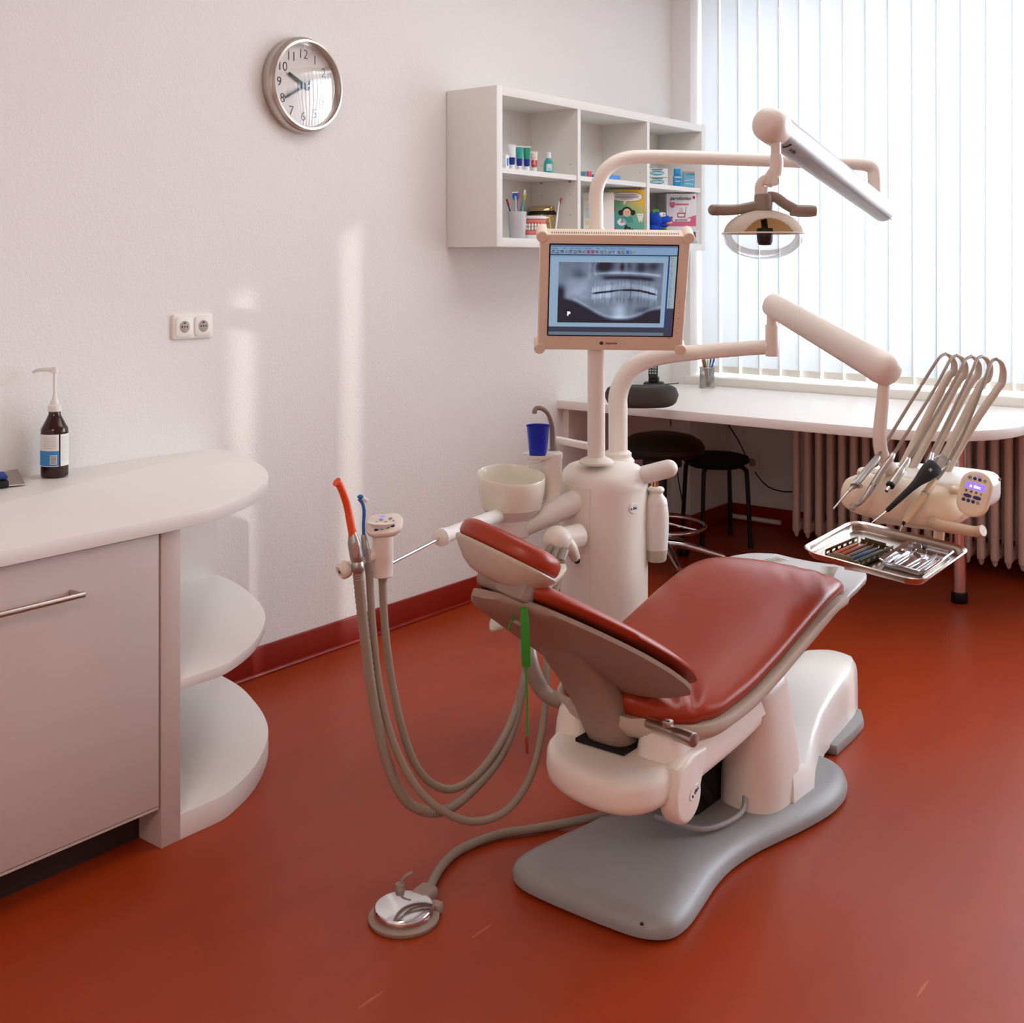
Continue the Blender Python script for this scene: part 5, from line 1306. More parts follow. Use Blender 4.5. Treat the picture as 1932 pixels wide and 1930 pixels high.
# small steel dish with loose instruments
dA, dB, dC, dD = onT(1648, 1078), onT(1732, 1022), onT(1806, 1046), onT(1727, 1100)
ex = ((dB-dA)+(dC-dD)); ex.z = 0; DLn = min(ex.length/2, .205); ex.normalize(); ey = V((-ex.y, ex.x, 0)); DWd = min(abs((dC-dB).dot(ey)), .115)
dc = (dA+dB+dC+dD)/4; D0 = Tm @ frame(V((dc.x, dc.y, .0022)), ex, ey, Z_)
dm = MB(); dish(dm, DLn, DWd, .016, .016, .002, .008, .001); bmesh.ops.transform(dm.bm, matrix=D0, verts=dm.bm.verts)
tag(obj('instrument_dish', dm, M_chrome, None, D0.translation), 'small polished steel dish with loose instruments on the right of the tray', 'dish')
U3 = D0.to_3x3() @ V((0,0,1))
def loose(nm, lab, p, q, kind):
    a, b = D0 @ V(p), D0 @ V(q); d = (b-a).normalized(); s3 = d.cross(U3)
    t = thing(nm, lab, 'dental instrument', a, 'loose instruments in the steel dish')
    m = MB(); m.tube([a, a.lerp(b, .05), a.lerp(b, .62), a.lerp(b, .68)], [.002,.0033,.0033,.002], 12, 0); obj('handle', m, M_satin, t)
    m = MB()
    if kind == 'mirror':
        m.tube([a.lerp(b, .68), a.lerp(b, .92), b+U3*.004], .0014, 8, 4); m.lathe([(0,0), (.010,0), (.011,.001), (.0105,.002), (0,.002)], b+d*.008+U3*.005, (U3*.6-d*.8).normalized(), 20); obj('mirror_head', m, M_chrome, t)
    elif kind == 'probe':
        m.tube([a.lerp(b, .68), a.lerp(b, .9), a.lerp(b, .97)+U3*.010, b+U3*.012+s3*.006], [.0016,.0013,.0010,.0006], 8, 5); obj('tip', m, M_chrome, t)
    else:
        m.tube([a.lerp(b, .68), a.lerp(b, .94), b+U3*.006], [.0032,.0022,.0008], 8, 4); m.tube([a+s3*.005, a.lerp(b, .5)+s3*.007, a.lerp(b, .95)+s3*.001, b+U3*.006], [.003,.0032,.0022,.0008], 8, 4); obj('jaw', m, M_satin, t)
h_ = DLn/2
loose('mouth_mirror', 'mouth mirror with round head, along the left edge of the small steel dish', (-h_+.014, DWd*.26, .0042), (h_-.035, DWd*.24, .005), 'mirror')
loose('dental_probe', 'steel probe with hooked end in the middle of the small dish', (-h_+.013, DWd*.02, .0042), (h_-.045, -DWd*.06, .005), 'probe')
loose('tweezers', 'pair of steel tweezers lying on the right side of the small dish', (-h_+.014, -DWd*.22, .0042), (h_-.04, -DWd*.24, .005), 'tweezers')
# ================================================================== WALL SHELF and its contents
SY0 = LW-.264                               # front plane
X0s, X1s, Zb, Zt = 3.583, 5.262, 1.476, 2.112
ws = thing('wall_shelf', 'white open wall cabinet with six compartments on the left wall', 'wall cabinet', ((X0s+X1s)/2, LW, Zb))
T_ = .036; D_ = .022
m = MB(); m.bx((X0s, SY0, Zb), (X0s+T_, LW-.002, Zt), .001); obj('side_panel', m, M_shelf, ws)
m = MB(); m.bx((X1s-T_, SY0, Zb), (X1s, LW-.002, Zt), .001); obj('side_panel', m, M_shelf, ws)
m = MB(); m.bx((X0s+T_, SY0, Zt-T_), (X1s-T_, LW-.002, Zt), .001); obj('top_panel', m, M_shelf, ws)
m = MB(); m.bx((X0s+T_, SY0, Zb), (X1s-T_, LW-.002, Zb+T_), .001); obj('bottom_panel', m, M_shelf, ws)
m = MB(); m.bx((X0s+T_, LW-.010, Zb+T_), (X1s-T_, LW-.002, Zt-T_)); obj('back_panel', m, M_shelf, ws)
dX = [4.150, 4.717]
for x in dX:
    m = MB(); m.bx((x-D_/2, SY0+.001, Zb+T_), (x+D_/2, LW-.010, Zt-T_)); obj('divider', m, M_shelf, ws)
bays = [(X0s+T_, dX[0]-D_/2), (dX[0]+D_/2, dX[1]-D_/2), (dX[1]+D_/2, X1s-T_)]
ZS = 1.790
for a, b in bays:
    m = MB(); m.bx((a+.001, SY0+.006, ZS-.021), (b-.001, LW-.010, ZS)); obj('shelf_board', m, M_shelf, ws)
m = MB()
for a, b in bays[:2]:
    for z in (1.62, 1.71, 1.84):
        for y in (SY0+.04, LW-.07): m.cyl((b-.0005, y, z), (b-.002, y, z), .0025, n=8)
    for y in (SY0+.04, LW-.07): m.cyl((b, y, ZS-.026), (b-.008, y, ZS-.026), .004, n=8)
obj('pin_hole', m, M_inkgrey, ws)
ZL = Zb+T_                # floor of the lower compartments
def ff(o): return frame(V(o), RGT, Z_, -FWD)
def fbox(mb, o, c, size, bev=0): mb.box((0,0,0), size, bev, 1, frame(V(o), RGT, FWD, Z_) @ Matrix.Translation(c))
# ---- upper left: toothpaste tubes and mouthwash
def ontoS(x, Y, z): p = PY(x, 400, Y); p.z = z; return p
pl_b = mat('paste_blue', (24,48,150), .35); pl_w = mat('paste_white', (238,240,244), .35); pl_t = mat('paste_teal', (40,170,165), .35); pl_r = mat('paste_red', (206,52,44), .35); pl_g = mat('paste_green', (30,150,120), .35)
def paste(x, Y, hgt, top, bot, lab, grp='toothpaste tubes on the upper left shelf', capc=None, txt=None):
    o = ontoS(x, Y, ZS); t = thing('toothpaste_tube', lab, 'toothpaste', o, grp)
    e = RGT*.96; n_ = -FWD
    m = MB(); m.lathe([(0,0), (.0105,0), (.011,.002), (.0105,.020), (0,.020)], o, n=20); obj('tube_cap', m, capc or pl_w, t)
    m = MB(); rr = []
    for k, z in enumerate((.020, .026, .05, .08, hgt-.006)):
        w_ = (.009, .0125, .0135, .0145, .0155)[k]; th = (.009, .0125, .0105, .006, .0016)[k]
        rr.append([o+Z_*z+e*(x_*w_)+FWD*(y_*th) for x_, y_ in ell(1, 1, 20)])
    m.m = 0; m.rings(rr)
    m.bm.faces.ensure_lookup_table()
    for f in m.bm.faces:
        f.material_index = 0 if f.calc_center_median().z-o.z < hgt*.60 else 1
    bb = obj('tube_body', m, [bot, top], t)
    m = MB(); m.box((0,0,0), (.032,.0016,.007), 0, 1, frame(o+Z_*(hgt-.004), e.normalized(), FWD, Z_)); obj('crimp', m, pl_w, t)
    if txt:
        m = MB(); m.text(txt, frame(o+Z_*(hgt*.5)+n_*.0115, Z_, -e.normalized(), n_), .017, .0002, bold=.0004); obj('lettering', m, pl_w, bb)
    return t
Ys = SY0+.045
paste(966, Ys, .104, pl_w, pl_b, 'toothpaste tube, white above and blue below, leftmost of the standing tubes')
paste(980, Ys+.01, .104, pl_t, pl_b, 'toothpaste tube, turquoise above and blue below, second of the standing tubes')
paste(994, Ys, .104, pl_g, pl_b, 'toothpaste tube, green above and blue below, third of the standing tubes')
paste(1008, Ys+.005, .088, mat('paste_cream', (244,226,214), .4), pl_r, 'small red and cream toothpaste tube beside the mouthwash bottle', txt='elmex')
o = ontoS(952, Ys, ZS); b_ = MB(); b_.box(o+Z_*.028, (.022,.03,.056), .001, 1); b_.m = 1; b_.box(o+Z_*.028-Y_*.0153, (.012,.0006,.030)); tag(obj('small_carton', b_, [pl_w, M_lblue]), 'tiny white carton with blue print at the left end of the upper shelf', 'carton')
o = ontoS(1035, Ys+.005, ZS); t = thing('mouthwash_bottle', 'small turquoise mouthwash bottle with white cap on the upper left shelf', 'bottle', o)
m = MB(); rr = []
for z, w_, th in ((0,.018,.012), (.002,.0205,.014), (.03,.0215,.0145), (.05,.019,.0135), (.062,.012,.011), (.068,.009,.009)): rr.append([o+Z_*z+RGT*(x_*w_)+FWD*(y_*th) for x_, y_ in ell(1, 1, 24, 2.5)])
m.rings(rr); obj('bottle_body', m, mat('mouthwash', (60,190,190), .12, trans=.35), t)
m = MB(); m.lathe([(.0105,.066), (.0105,.088), (.008,.091), (0,.091)], o, n=20); obj('bottle_cap', m, pl_w, t)
m = MB(); m.prism(rrect(.026, .030, .004), .001, frame(o+Z_*.026-FWD*.0150+RGT*.003, RGT, Z_, -FWD), 0); m.m = 1; m.prism(ell(.008, .009, 20), .0012, frame(o+Z_*.032-FWD*.0156+RGT*.003, RGT, Z_, -FWD), 0); m.m = 2; m.box(o+Z_*.017-FWD*.0162+RGT*.003, (.002,.001,.003)); obj('label_patch', m, [mat('label_aqua', (190,230,228), .5), M_paper, M_lblue], t)
# ---- upper middle
o = ontoS(1106, SY0+.04, ZS); m = MB(); m.box(o+Z_*.013, (.030,.04,.026), .002, 1); tag(obj('small_box', m, mat('box_red', (206,70,84), .5)), 'small red box at the left of the upper middle compartment', 'box')
o2 = ontoS(1136, SY0+.05, ZS); m = MB(); m.box(o2+Z_*.010+X_*.02, (.155,.07,.020), .003, 1); tag(obj('flat_box', m, mat('box_sky', (70,150,226), .45)), 'flat light blue box lying on the upper middle shelf', 'box')
o3 = ontoS(1099, SY0+.05, ZS); m = MB(); m.box(o3+Z_*.012+X_*.0, (.018,.05,.024), .002, 1); tag(obj('small_box', m, mat('box_dullblue', (110,160,190), .5)), 'small dull blue box behind the red box on the middle shelf', 'box')
# ---- upper right: cartons, bottle
cob = mat('carton_teal', (60,170,180), .5)
for i, (z, wh) in enumerate(((0, 'lower'), (.043, 'upper'))):
    o = ontoS(1241, SY0+.09, ZS+z); t = thing('toothpaste_carton', wh+' of two stacked white toothpaste cartons on the upper right shelf', 'carton', o, 'stacked cartons on the upper right shelf')
    m = MB(); fbox(m, o, (0,0,.021), (.092,.045,.041), .001); obj('carton_box', m, pl_w, t)
    m = MB(); f_ = ff(o+Z_*.020-FWD*.0228-RGT*.006); m.prism(ell(.034, .012, 26), .0006, f_, 0); m.m = 1; m.box((0,0,0), (.055,.004,.0006), 0, 1, f_ @ Matrix.Translation((0,.0165,0))); m.m = 2; m.text('COREGA', f_ @ Matrix.Translation((0,0,.0009)), .014, .0002, bold=.0004); obj('print', m, [cob, M_ink, pl_w], t)
o = ontoS(1278, SY0+.06, ZS); t = thing('rinse_bottle', 'blue dental rinse bottle beside the light blue carton', 'bottle', o)
m = MB(); m.prism(rrect(.042, .030, .010), .060, frame(o, RGT, FWD, Z_), .004, 2); m.prism(rrect(.036, .026, .009), .034, frame(o+Z_*.06, RGT, FWD, Z_), .004, 2); obj('bottle_body', m, mat('bottle_sky', (44,150,205), .3), t)
m = MB(); m.text('COREGA', ff(o+Z_*.05-FWD*.0153), .009, .0003, bold=.0003); fbox(m, o, (0,-.0154,.03), (.026,.0008,.003)); obj('print', m, pl_w, t)
o = ontoS(1300, SY0+.07, ZS); t = thing('blue_carton', 'light blue carton with toothbrush picture at the right end of the upper shelf', 'carton', o)
m = MB(); fbox(m, o, (0,0,.044), (.062,.030,.088), .001); obj('carton_box', m, mat('carton_sky', (120,190,226), .5), t)
m = MB(); f_ = ff(o+Z_*.045-FWD*.0153); m.box((0,0,0), (.04,.010,.0008), 0, 1, f_ @ Matrix.Translation((.006,.028,0))); m.m = 1; m.box((0,0,0), (.045,.004,.0008), 0, 1, f_ @ Matrix.Rotation(.15, 4, 'Z')); m.box((0,0,0), (.040,.004,.0008), 0, 1, f_ @ Matrix.Translation((0,-.02,0)) @ Matrix.Rotation(-.1, 4, 'Z')); m.m = 2; m.box((0,0,0), (.052,.008,.0008), 0, 1, f_ @ Matrix.Translation((0,.039,0))); obj('print', m, [cob, pl_w, mat('print_peach', (226,160,130), .5)], t)
# ---- lower left: brush cup, denture model, canister
o = ontoS(976, SY0+.055, ZL); bc2 = thing('brush_cup', 'white cup of toothbrushes in the lower left compartment', 'cup', o)
m = MB(); m.lathe([(0,.001), (.030,.001), (.0325,.004), (.0385,.108), (.0375,.110), (.0365,.108), (.031,.006), (0,.005)], o, n=40); obj('cup_wall', m, mat('cup_frosted', (226,226,230), .25, trans=.3), bc2)
def brush(dx, dy, top, col, name, lab, head):
    a = o+V((dx*.35, dy*.35, .008)); b = o+RGT*(top[0])+FWD*top[1]+Z_*top[2]; d = (b-a).normalized()
    s_ = d.cross(FWD).normalized()
    t = thing(name, lab, 'toothbrush', a, 'toothbrushes in the white cup')
    m = MB(); L = (b-a).length; m.tube([a, a.lerp(b, .3), a.lerp(b, .6), a.lerp(b, .78), a.lerp(b, .85), b], [.0040,.0055,.0050,.0030,.0026,.0040], 10, 4); obj('handle', m, col, t)
    m = MB()
    if head == 'scraper':
        m.prism(ell(.013, .016, 20), .005, frame(b+FWD*.003, s_, d, s_.cross(d)), .001, 1); 
        m.m = 1; m.box((0,0,0), (.026,.004,.007), .001, 1, frame(b+d*.015, s_, d, s_.cross(d))); obj('scraper_head', m, [mat('scraper_blue', (50,110,200), .4), pl_w], t)
    else:
        m.box((0,0,0), (.009,.026,.010), .001, 1, frame(b-FWD*.007+d*.0, s_, d, s_.cross(d))); obj('bristles', m, head, t)
bw = mat('bristle_white', (232,234,240), .7)
brush(.01, .01, (-.040, .02, .150), mat('brush_navy', (30,40,130), .35), 'toothbrush', 'navy toothbrush leaning left out of the white cup', mat('bristle_red', (190,40,70), .7))
brush(-.01, -.02, (-.008, -.030, .172), mat('brush_paleblue', (200,220,236), .35), 'tongue_scraper', 'white tongue scraper with round blue head in the front of the cup', 'scraper')
brush(-.02, -.015, (.030, -.028, .168), mat('brush_mint', (90,200,170), .35), 'toothbrush', 'mint green toothbrush crossing the front of the cup', mat('bristle_lime', (190,206,70), .7))
brush(.0, .01, (.030, .0, .186), mat('brush_violet', (130,110,200), .35), 'toothbrush', 'violet toothbrush with blue and white bristles, tallest in the cup', bw)
brush(.01, .02, (.004, .03, .178), mat('brush_pink', (206,110,150), .35), 'toothbrush', 'pink toothbrush at the back of the cup', mat('bristle_magenta', (170,60,140), .7))
o = V((3.82, SY0+.055, ZL)); o = ontoS(1006, SY0+.06, ZL); dn_ = thing('denture_model', 'white model with pink gums and two rows of teeth beside the brush cup', 'denture model', o)
m = MB()
def arch(z0, z1, rad, flip=1):
    pts = []
    for k in range(17):
        a = math.radians(200+140*k/16)
        pts.append((rad*math.cos(a), rad*.75*math.sin(a)))
    return pts
fr_ = frame(o, (RGT*.9+X_*.3).normalized(), (FWD*.9+Y_*.3).normalized(), Z_)
bo_ = [(.052, .03), (-.052, .03)]+[(.054*math.cos(math.radians(a)), -.004+.042*math.sin(math.radians(a))) for a in range(185, 356, 10)]
m.prism(bo_, .016, fr_, .002, 1); m.prism([(x*1.03, y*1.03) for x, y in bo_], .012, fr_ @ Matrix.Translation((0,0,.083)), .002, 1); obj('plaster_base', m, pl_w, dn_)
for nm, za, zb in (('lower_gum', .016, .036), ('upper_gum', .063, .083)):
    m = MB(); m.prism([(x*.96, y*.96) for x, y in bo_], zb-za, fr_ @ Matrix.Translation((0,0,za)), .006, 3); obj(nm, m, M_pink, dn_)
for nm, zc in (('lower_teeth', .0425), ('upper_teeth', .0565)):
    m = MB()
    for k in range(11):
        a = math.radians(194+152*k/10); m.sphere((0,0,0), .0068, (.9, .8, 1.15), 12, 8, fr_ @ Matrix.Translation((.050*math.cos(a), -.004+.039*math.sin(a), zc)))
    obj(nm, m, M_tooth, dn_)
m = MB(); m.box((0,0,0), (.06,.02,.09), .003, 1, fr_ @ Matrix.Translation((0,.022,.046))); obj('hinge_block', m, pl_w, dn_)
o = ontoS(1024, LW-.085, ZL); cn = thing('metal_canister', 'shiny metal canister with black rimmed lid behind the denture model', 'canister', o)
m = MB(); m.lathe([(0,0), (.060,0), (.062,.003), (.062,.095), (.060,.100), (.064,.104), (.064,.110), (0,.112)], o, n=44); obj('canister_body', m, M_gold, cn)
m = MB(); m.lathe([(.064,.110), (.066,.114), (.064,.124), (.05,.128), (0,.128)], o, n=44); obj('gasket', m, M_dark, cn)
m = MB(); m.lathe([(.060,.127), (.058,.140), (.050,.148), (.02,.150), (0,.150)], o, n=44); m.box(o+V((-.012,-.058,.138)), (.024,.012,.022), .003, 1); obj('lid', m, M_gold, cn)
m = MB(); m.tube([o+V((.052,-.034,.05)), o+V((.062,-.045,.06)), o+V((.066,-.048,.08)), o+V((.056,-.036,.095))], .0022, 8); obj('clasp', m, M_chrome, cn)
a, b = PY(1046, 432, SY0+.06), PY(1055, 379, SY0+.08); a.z = ZL+.002
t = thing('toothbrush', 'single pale toothbrush with red bristles leaning behind the canister', 'toothbrush', a)
d = (b-a).normalized(); m = MB(); m.tube([a, a.lerp(b, .5), a.lerp(b, .8), b], [.0045,.005,.003,.0035], 10, 4); obj('handle', m, pl_w, t)
m = MB(); m.box((0,0,0), (.009,.008,.028), .001, 1, frame(b+RGT*.005, RGT, FWD, Z_) @ Matrix.Rotation(.35, 4, 'Y')); obj('bristles', m, mat('bristle_rose', (196,70,90), .7), t)
a, b = PY(1048, 430, SY0+.03), PY(1026, 388, SY0+.10)
a = ontoS(1064, SY0+.06, ZL+.003); b = ontoS(1040, SY0+.10, ZL+.105); m = MB(); m.cyl(a, b, .0018, n=8); tag(obj('wooden_stick', m, mat('stick', (210,180,140), .6)), 'thin wooden stick leaning against the canister', 'stick')
# ---- lower middle: wall calendar sheets and the children's book
o = ontoS(1130, SY0+.095, ZL); cl_ = thing('desk_calendar', 'white ring-bound calendar sheet leaning in the lower middle compartment', 'calendar', o)
tl2 = Matrix.Rotation(math.radians(-9), 4, 'X')
fo = frame(o, RGT, FWD, Z_) @ tl2
m = MB(); m.box((0,0,0), (.142,.004,.228), .001, 1, fo @ Matrix.Translation((0,0,.114))); obj('sheet', m, M_paper, cl_)
m = MB()
for k in range(15): m.tube([fo @ V((-.064+.0092*k, -.004, .222)), fo @ V((-.064+.0092*k, -.006, .230)), fo @ V((-.064+.0092*k, .004, .231))], .0012, 6, 3)
obj('spiral', m, M_inkgrey, cl_)
m = MB()
for x_, z_, w_, h_, i in ((-.04,.13,.04,.045,0), (-.045,.085,.03,.02,1), (.005,.12,.03,.05,2), (-.03,.055,.06,.005,3), (-.02,.195,.09,.010,4), (.0,.03,.1,.006,1)): m.m = i; m.box((0,0,0), (w_,.0006,h_), 0, 1, fo @ Matrix.Translation((x_,-.0024,z_)))
obj('printed_picture', m, [mat('wash_blue', (206,226,240), .6), mat('wash_yellow', (240,228,170), .6), mat('wash_pale', (226,236,230), .6), mat('wash_violet', (176,160,200), .6), mat('wash_sand', (232,214,196), .6)], cl_)
o = ontoS(1181, SY0+.077, ZL); bk = thing('picture_book', 'yellow and turquoise picture book standing on the lower middle shelf', 'book', o)
fb2 = frame(o, RGT, FWD, Z_) @ Matrix.Rotation(math.radians(-4), 4, 'X')
BW, BH, BT = .165, .246, .022
mbk = bpy.data.materials.new('book_cover'); mbk.use_nodes = True; nt = mbk.node_tree; b_ = nt.nodes['Principled BSDF']
tc = nt.nodes.new('ShaderNodeTexCoord'); sx_ = nt.nodes.new('ShaderNodeSeparateXYZ'); cr = nt.nodes.new('ShaderNodeValToRGB')
ad = nt.nodes.new('ShaderNodeMath'); ad.operation = 'MULTIPLY_ADD'; ad.inputs[1].default_value = .75
nt.links.new(tc.outputs['Generated'], sx_.inputs[0]); nt.links.new(sx_.outputs['X'], ad.inputs[0]); nt.links.new(sx_.outputs['Z'], ad.inputs[2])
mu_ = nt.nodes.new('ShaderNodeMath'); mu_.operation = 'MULTIPLY'; mu_.inputs[1].default_value = .57; nt.links.new(ad.outputs[0], mu_.inputs[0])
cr.color_ramp.elements[0].color = lin((70,160,170)); cr.color_ramp.elements[0].position = .25; cr.color_ramp.elements[1].color = lin((240,190,30)); cr.color_ramp.elements[1].position = .80
e_ = cr.color_ramp.elements.new(.55); e_.color = lin((110,180,140))
nt.links.new(mu_.outputs[0], cr.inputs[0]); nt.links.new(cr.outputs[0], b_.inputs['Base Color']); b_.inputs['Roughness'].default_value = .4
m = MB(); m.box((0,0,0), (BW,.002,BH), 0, 1, fb2 @ Matrix.Translation((0,-BT/2,BH/2))); m.box((0,0,0), (BW,.002,BH), 0, 1, fb2 @ Matrix.Translation((0,BT/2,BH/2))); m.box((0,0,0), (.003,BT,BH), 0, 1, fb2 @ Matrix.Translation((BW/2,0,BH/2))); obj('cover', m, mbk, bk)
m = MB(); m.box((0,0,0), (BW-.008,BT-.003,BH-.006), 0, 1, fb2 @ Matrix.Translation((-.002,0,BH/2))); obj('pages', m, M_paper, bk)
FBk = fb2 @ Matrix.Translation((0,-BT/2-.0012,BH/2)) @ Matrix.Rotation(math.radians(90), 4, 'X')
# cover picture: speech bubble, a girl's face, a cartoon tooth, a dark feathery shape
m = MB(); m.m = 1; m.prism(ell(.074, .023, 32, 2.4), .0004, FBk @ Matrix.Translation((.004,.088,0)), 0); m.m = 0; m.prism(ell(.072, .021, 32, 2.4), .0007, FBk @ Matrix.Translation((.004,.088,0)), 0); m.prism([(-.012,.070), (.006,.070), (-.010,.050)], .0007, FBk, 0); m.m = 1
for k in range(4): m.box((0,0,0), ((.10,.115,.11,.06)[k],.0022,.0004), 0, 1, FBk @ Matrix.Translation((.004,.098-.0065*k,.0010)))
m.prism(ell(.024, .020, 24), .0005, FBk @ Matrix.Translation((.004,.022,0)), 0)
for sx in (-1, 1): m.prism(ell(.012, .013, 18), .0005, FBk @ Matrix.Translation((.004+sx*.028,.014,0)), 0)
m.m = 2; m.prism(ell(.018, .019, 24), .0008, FBk @ Matrix.Translation((.004,.014,0)), 0)
m.m = 1
for sx in (-1, 1): m.prism(ell(.002, .003, 10), .0011, FBk @ Matrix.Translation((.004+sx*.006,.017,0)), 0)
m.box((0,0,0), (.010,.0015,.0004), 0, 1, FBk @ Matrix.Translation((.004,.007,.0012)))
m.m = 3; m.prism([(-.02,-.006), (.028,-.006), (.034,-.034), (-.026,-.034)], .0006, FBk, 0)
m.m = 0; m.prism([(.050,.006), (.060,.012), (.068,.008), (.076,.012), (.082,.004), (.078,-.014), (.074,-.034), (.068,-.020), (.062,-.034), (.056,-.014)], .0007, FBk, 0); m.prism(ell(.022, .018, 18, 1.6), .0006, FBk @ Matrix.Translation((-.02,-.030,0)), 0)
m.m = 1
for q_ in ((.062,.0), (.072,.0)): m.prism(ell(.0018, .0024, 10), .0010, FBk @ Matrix.Translation((q_[0],q_[1],0)), 0)
zz_ = []
for k in range(13): zz_.append((-.005+k*.0075, -.044-k*.0042+(.004 if k % 2 else -.002)))
for k in range(12, -1, -1): zz_.append((-.012+k*.0075, -.066-k*.0042+(.0 if k % 2 else -.005)))
m.prism(zz_, .0008, FBk, 0); m.m = 4; m.prism([(.004,-.058), (.075,-.092), (.072,-.102), (.0,-.068)], .0011, FBk, 0)
m.m = 5; m.prism(ell(.014, .010, 16), .0006, FBk @ Matrix.Translation((-.06,-.062,0)), 0); m.prism(ell(.010, .014, 16), .0006, FBk @ Matrix.Translation((-.06,.03,0)), 0)
obj('cover_picture', m, [M_paper, M_ink, mat('skin_print', (240,200,170), .6), mat('print_teal', (60,150,150), .6), mat('print_olive', (84,104,70), .6), mat('print_red', (206,70,50), .6)], bk)
# ---- lower right: blue plush dragon, carton, leaflet box
pb = mat('plush_blue', (28,76,190), .95, bump=.6, bscale=500); pg = mat('plush_green', (90,170,70), .95)
o = ontoS(1238, SY0+.085, ZL); dr = thing('plush_animal', 'blue plush animal with open mouth and green crest in the lower right compartment', 'plush toy', o)
m = MB(); m.sphere(o+V((-.005,.01,.050)), .048, (.95,.9,1.05)); m.sphere(o+V((-.005,.005,.115)), .040, (1,.95,1)); m.sphere(o+V((.045,-.02,.112)), .034, (1.35,.9,.75)); 
for x_, y_, z_, r_, s_ in ((-.045,-.015,.05,.020,(1,1,1.8)), (.05,-.03,.045,.020,(1.5,1,1)), (-.03,-.045,.018,.022,(1,1.5,.8)), (.035,-.05,.018,.024,(1.2,1.5,.75)), (.07,-.01,.022,.024,(1.6,1,.8))): m.sphere(o+V((x_,y_,z_)), r_, s_)
m.sphere(o+V((.04,-.02,.088)), .022, (1.5,.9,.5)); obj('body', m, pb, dr)
m = MB()
for k in range(4): m.sphere(o+V((-.022+.012*k,.0,.150+.004*(k % 2))), .011, (.8,.6,1.2))
obj('crest', m, pg, dr)
for sx, y_ in ((-.002, -.03), (.022, -.028)):
    m = MB(); m.sphere(o+V((sx,y_,.137)), .0125); m.m = 1; m.sphere(o+V((sx+.003,y_-.0105,.138)), .0045); obj('eye', m, [pl_w, M_ink], dr)
m = MB(); m.sphere(o+V((.052,-.034,.098)), .022, (1.2,.8,.5)); obj('mouth', m, mat('mouth_orange', (230,140,90), .8), dr)
m = MB()
for k in range(5): m.sphere(o+V((.028+.012*k,-.044+.002*abs(k-2),.103)), .0045, (1,1,1.3), 10, 6)
obj('teeth', m, pl_w, dr)
m = MB(); m.sphere(o+V((.080,-.040,.125)), .006); obj('nose', m, mat('nose_red', (200,50,50), .6), dr)
o = ontoS(1284, SY0+.082, ZL+.066); cb = thing('parodontal_carton', 'white and pink toothpaste carton standing on a white box in the lower right compartment', 'carton', o)
cb.name = 'toothpaste_display_carton'
m = MB(); fbox(m, o, (0,0,.092), (.150,.060,.184), .001); obj('carton_box', m, pl_w, cb)
f_ = ff(o+Z_*.092-FWD*.0303) @ Matrix.Diagonal((.66,.76,1,1))
m = MB(); m.text('parodontax', f_ @ Matrix.Translation((-.004,.090,.0004)), .034, .0003, bold=.0005); m.text('parodontax', f_ @ Matrix.Translation((-.002,-.052,.0010)), .020, .0003, bold=.0004); obj('lettering', m, M_ink, cb)
m = MB(); pk = mat('print_pink', (222,110,140), .5)
m.prism([(-.092,.064), (-.048,.064), (-.052,.036), (-.070,.024), (-.088,.036)], .0006, f_, 0); m.box((0,0,0), (.10,.012,.0006), 0, 1, f_ @ Matrix.Translation((.006,.050,0))); m.prism([(-.111,-.062), (-.05,-.044), (.04,-.040), (.111,-.020), (.111,-.094), (-.111,-.094)], .0005, f_, 0)
m.m = 1; m.prism([(-.030,-.036), (.028,-.036), (.030,-.006), (-.032,-.006)], .0007, f_, 0); m.m = 2; m.prism([(-.024,-.030), (.022,-.030), (.022,-.012), (-.026,-.012)], .0009, f_, 0); m.prism([(-.066,-.062), (.066,-.062), (.072,-.042), (-.060,-.042)], .0007, f_, 0); m.m = 3; m.box((0,0,0), (.004,.05,.0006), 0, 1, f_ @ Matrix.Translation((.034,.012,0)) @ Matrix.Rotation(-.15, 4, 'Z')); m.m = 4; m.prism([(-.020,-.004), (.016,-.004), (.008,.028), (-.010,.028)], .0007, f_, 0)
obj('print', m, [pk, mat('print_crimson', (176,40,60), .5), pl_w, mat('print_green', (90,140,60), .5), mat('print_lightgrey', (206,206,208), .5)], cb)
m = MB(); m.prism(ell(.010, .010, 18), .0008, f_ @ Matrix.Translation((.094,.096,0)), 0); obj('emblem', m, MATS['print_crimson'], cb)
o = ontoS(1290, SY0+.070, ZL); lf = thing('leaflet_box', 'glossy white box with a portrait picture under the pink and white carton', 'box', o)
m = MB(); fbox(m, o, (0,0,.033), (.140,.085,.066), .001); obj('box_body', m, pl_w, lf)
f_ = ff(o+Z_*.033-FWD*.0428) @ Matrix.Diagonal((.60,.70,1,1)); m = MB(); m.prism(rrect(.10, .030, .012), .0006, f_ @ Matrix.Translation((.04,.022,0)), 0); m.m = 1; m.prism(ell(.016, .019, 20), .0012, f_ @ Matrix.Translation((.074,-.012,0)), 0); m.m = 2; m.prism(ell(.018, .012, 20), .0009, f_ @ Matrix.Translation((.074,.004,0)), 0); m.m = 3; m.prism([(.04,-.045), (.108,-.045), (.10,-.028), (.05,-.028)], .0010, f_, 0); m.box((0,0,0), (.07,.004,.0006), 0, 1, f_ @ Matrix.Translation((-.05,.0,0)))
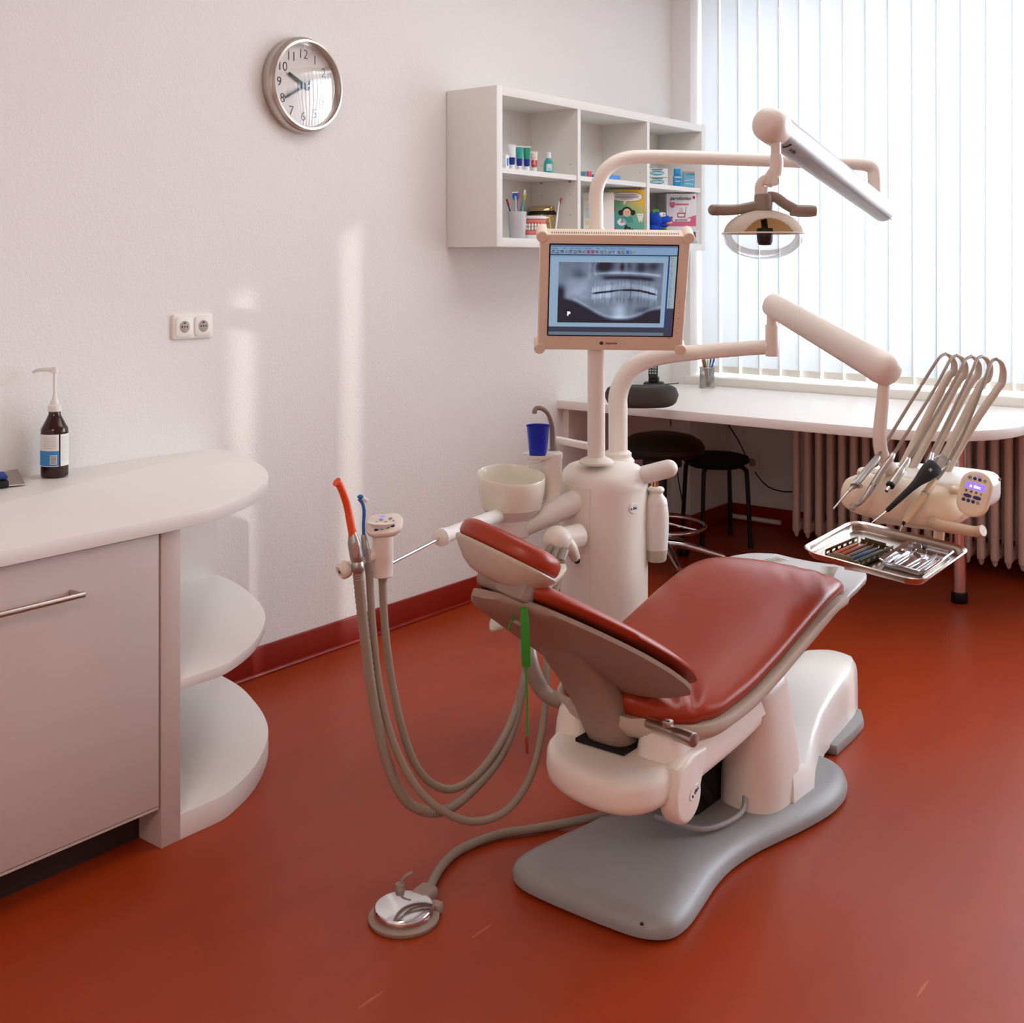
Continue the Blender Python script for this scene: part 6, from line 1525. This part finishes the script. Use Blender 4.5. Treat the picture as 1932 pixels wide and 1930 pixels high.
obj('print', m, [mat('print_darkgrey', (96,96,104), .4), mat('skin_print2', (236,186,160), .6), mat('hair_brown', (96,66,50), .6), mat('print_paleblue', (180,206,226), .6)], lf)
# ================================================================== LIGHT
wd = bpy.data.worlds.new('sky'); bpy.context.scene.world = wd; wd.use_nodes = True
bg = wd.node_tree.nodes['Background']; bg.inputs[0].default_value = (.80, .90, 1, 1); bg.inputs[1].default_value = 2.0
def area(name, loc, rot, sx, sy, power, col):
    l = bpy.data.lights.new(name, 'AREA'); l.shape = 'RECTANGLE'; l.size = sx; l.size_y = sy; l.energy = power; l.color = col
    o = bpy.data.objects.new(name, l); C.objects.link(o); o.location = loc; o.rotation_euler = rot; return o
# daylight falling on the window
area('window_daylight', (6.25, -.45, 1.85), (0, math.radians(90), 0), 2.3, 7.2, 320, (.93, .97, 1))
# low sun through the gaps of the blind
sd = V((-1, 2.0, -.44)).normalized()
sl = bpy.data.lights.new('sun', 'SUN'); sl.energy = 1.5; sl.angle = math.radians(.6); sl.color = (1, .93, .82)
so_ = bpy.data.objects.new('sun', sl); C.objects.link(so_); so_.rotation_euler = sd.to_track_quat('-Z', 'Y').to_euler()
# ceiling lamp of the room, then a fill light
area('ceiling_lamp_and_fill', (3.7, 1.5, CEIL-.06), (0, 0, 0), 2.4, 1.2, 15, (.98, .99, 1))
area('ceiling_lamp_and_fill', (-1.5, -.3, CEIL-.06), (0, 0, 0), 1.6, 1.0, 28, (1, .76, .56))  # unseen warm fill, added behind the camera to brighten the unit's front
# ================================================================== CAMERA
cd = bpy.data.cameras.new('camera'); cam = bpy.data.objects.new('camera', cd); C.objects.link(cam)
cam.location = (0, 0, HC); cam.rotation_euler = (math.radians(90), 0, -YAW)
cd.sensor_width = 36; cd.lens = FPX/1932*36; cd.shift_y = -(965-YH)/1932; cd.shift_x = (966-CXP)/1932*1
cd.clip_start = .05
sc_ = bpy.context.scene; sc_.camera = cam
sc_.view_settings.view_transform = 'Standard'; sc_.view_settings.look = 'None'
sc_.view_settings.gamma = 1; sc_.view_settings.use_curve_mapping = False
sc_.view_settings.exposure = 0.85
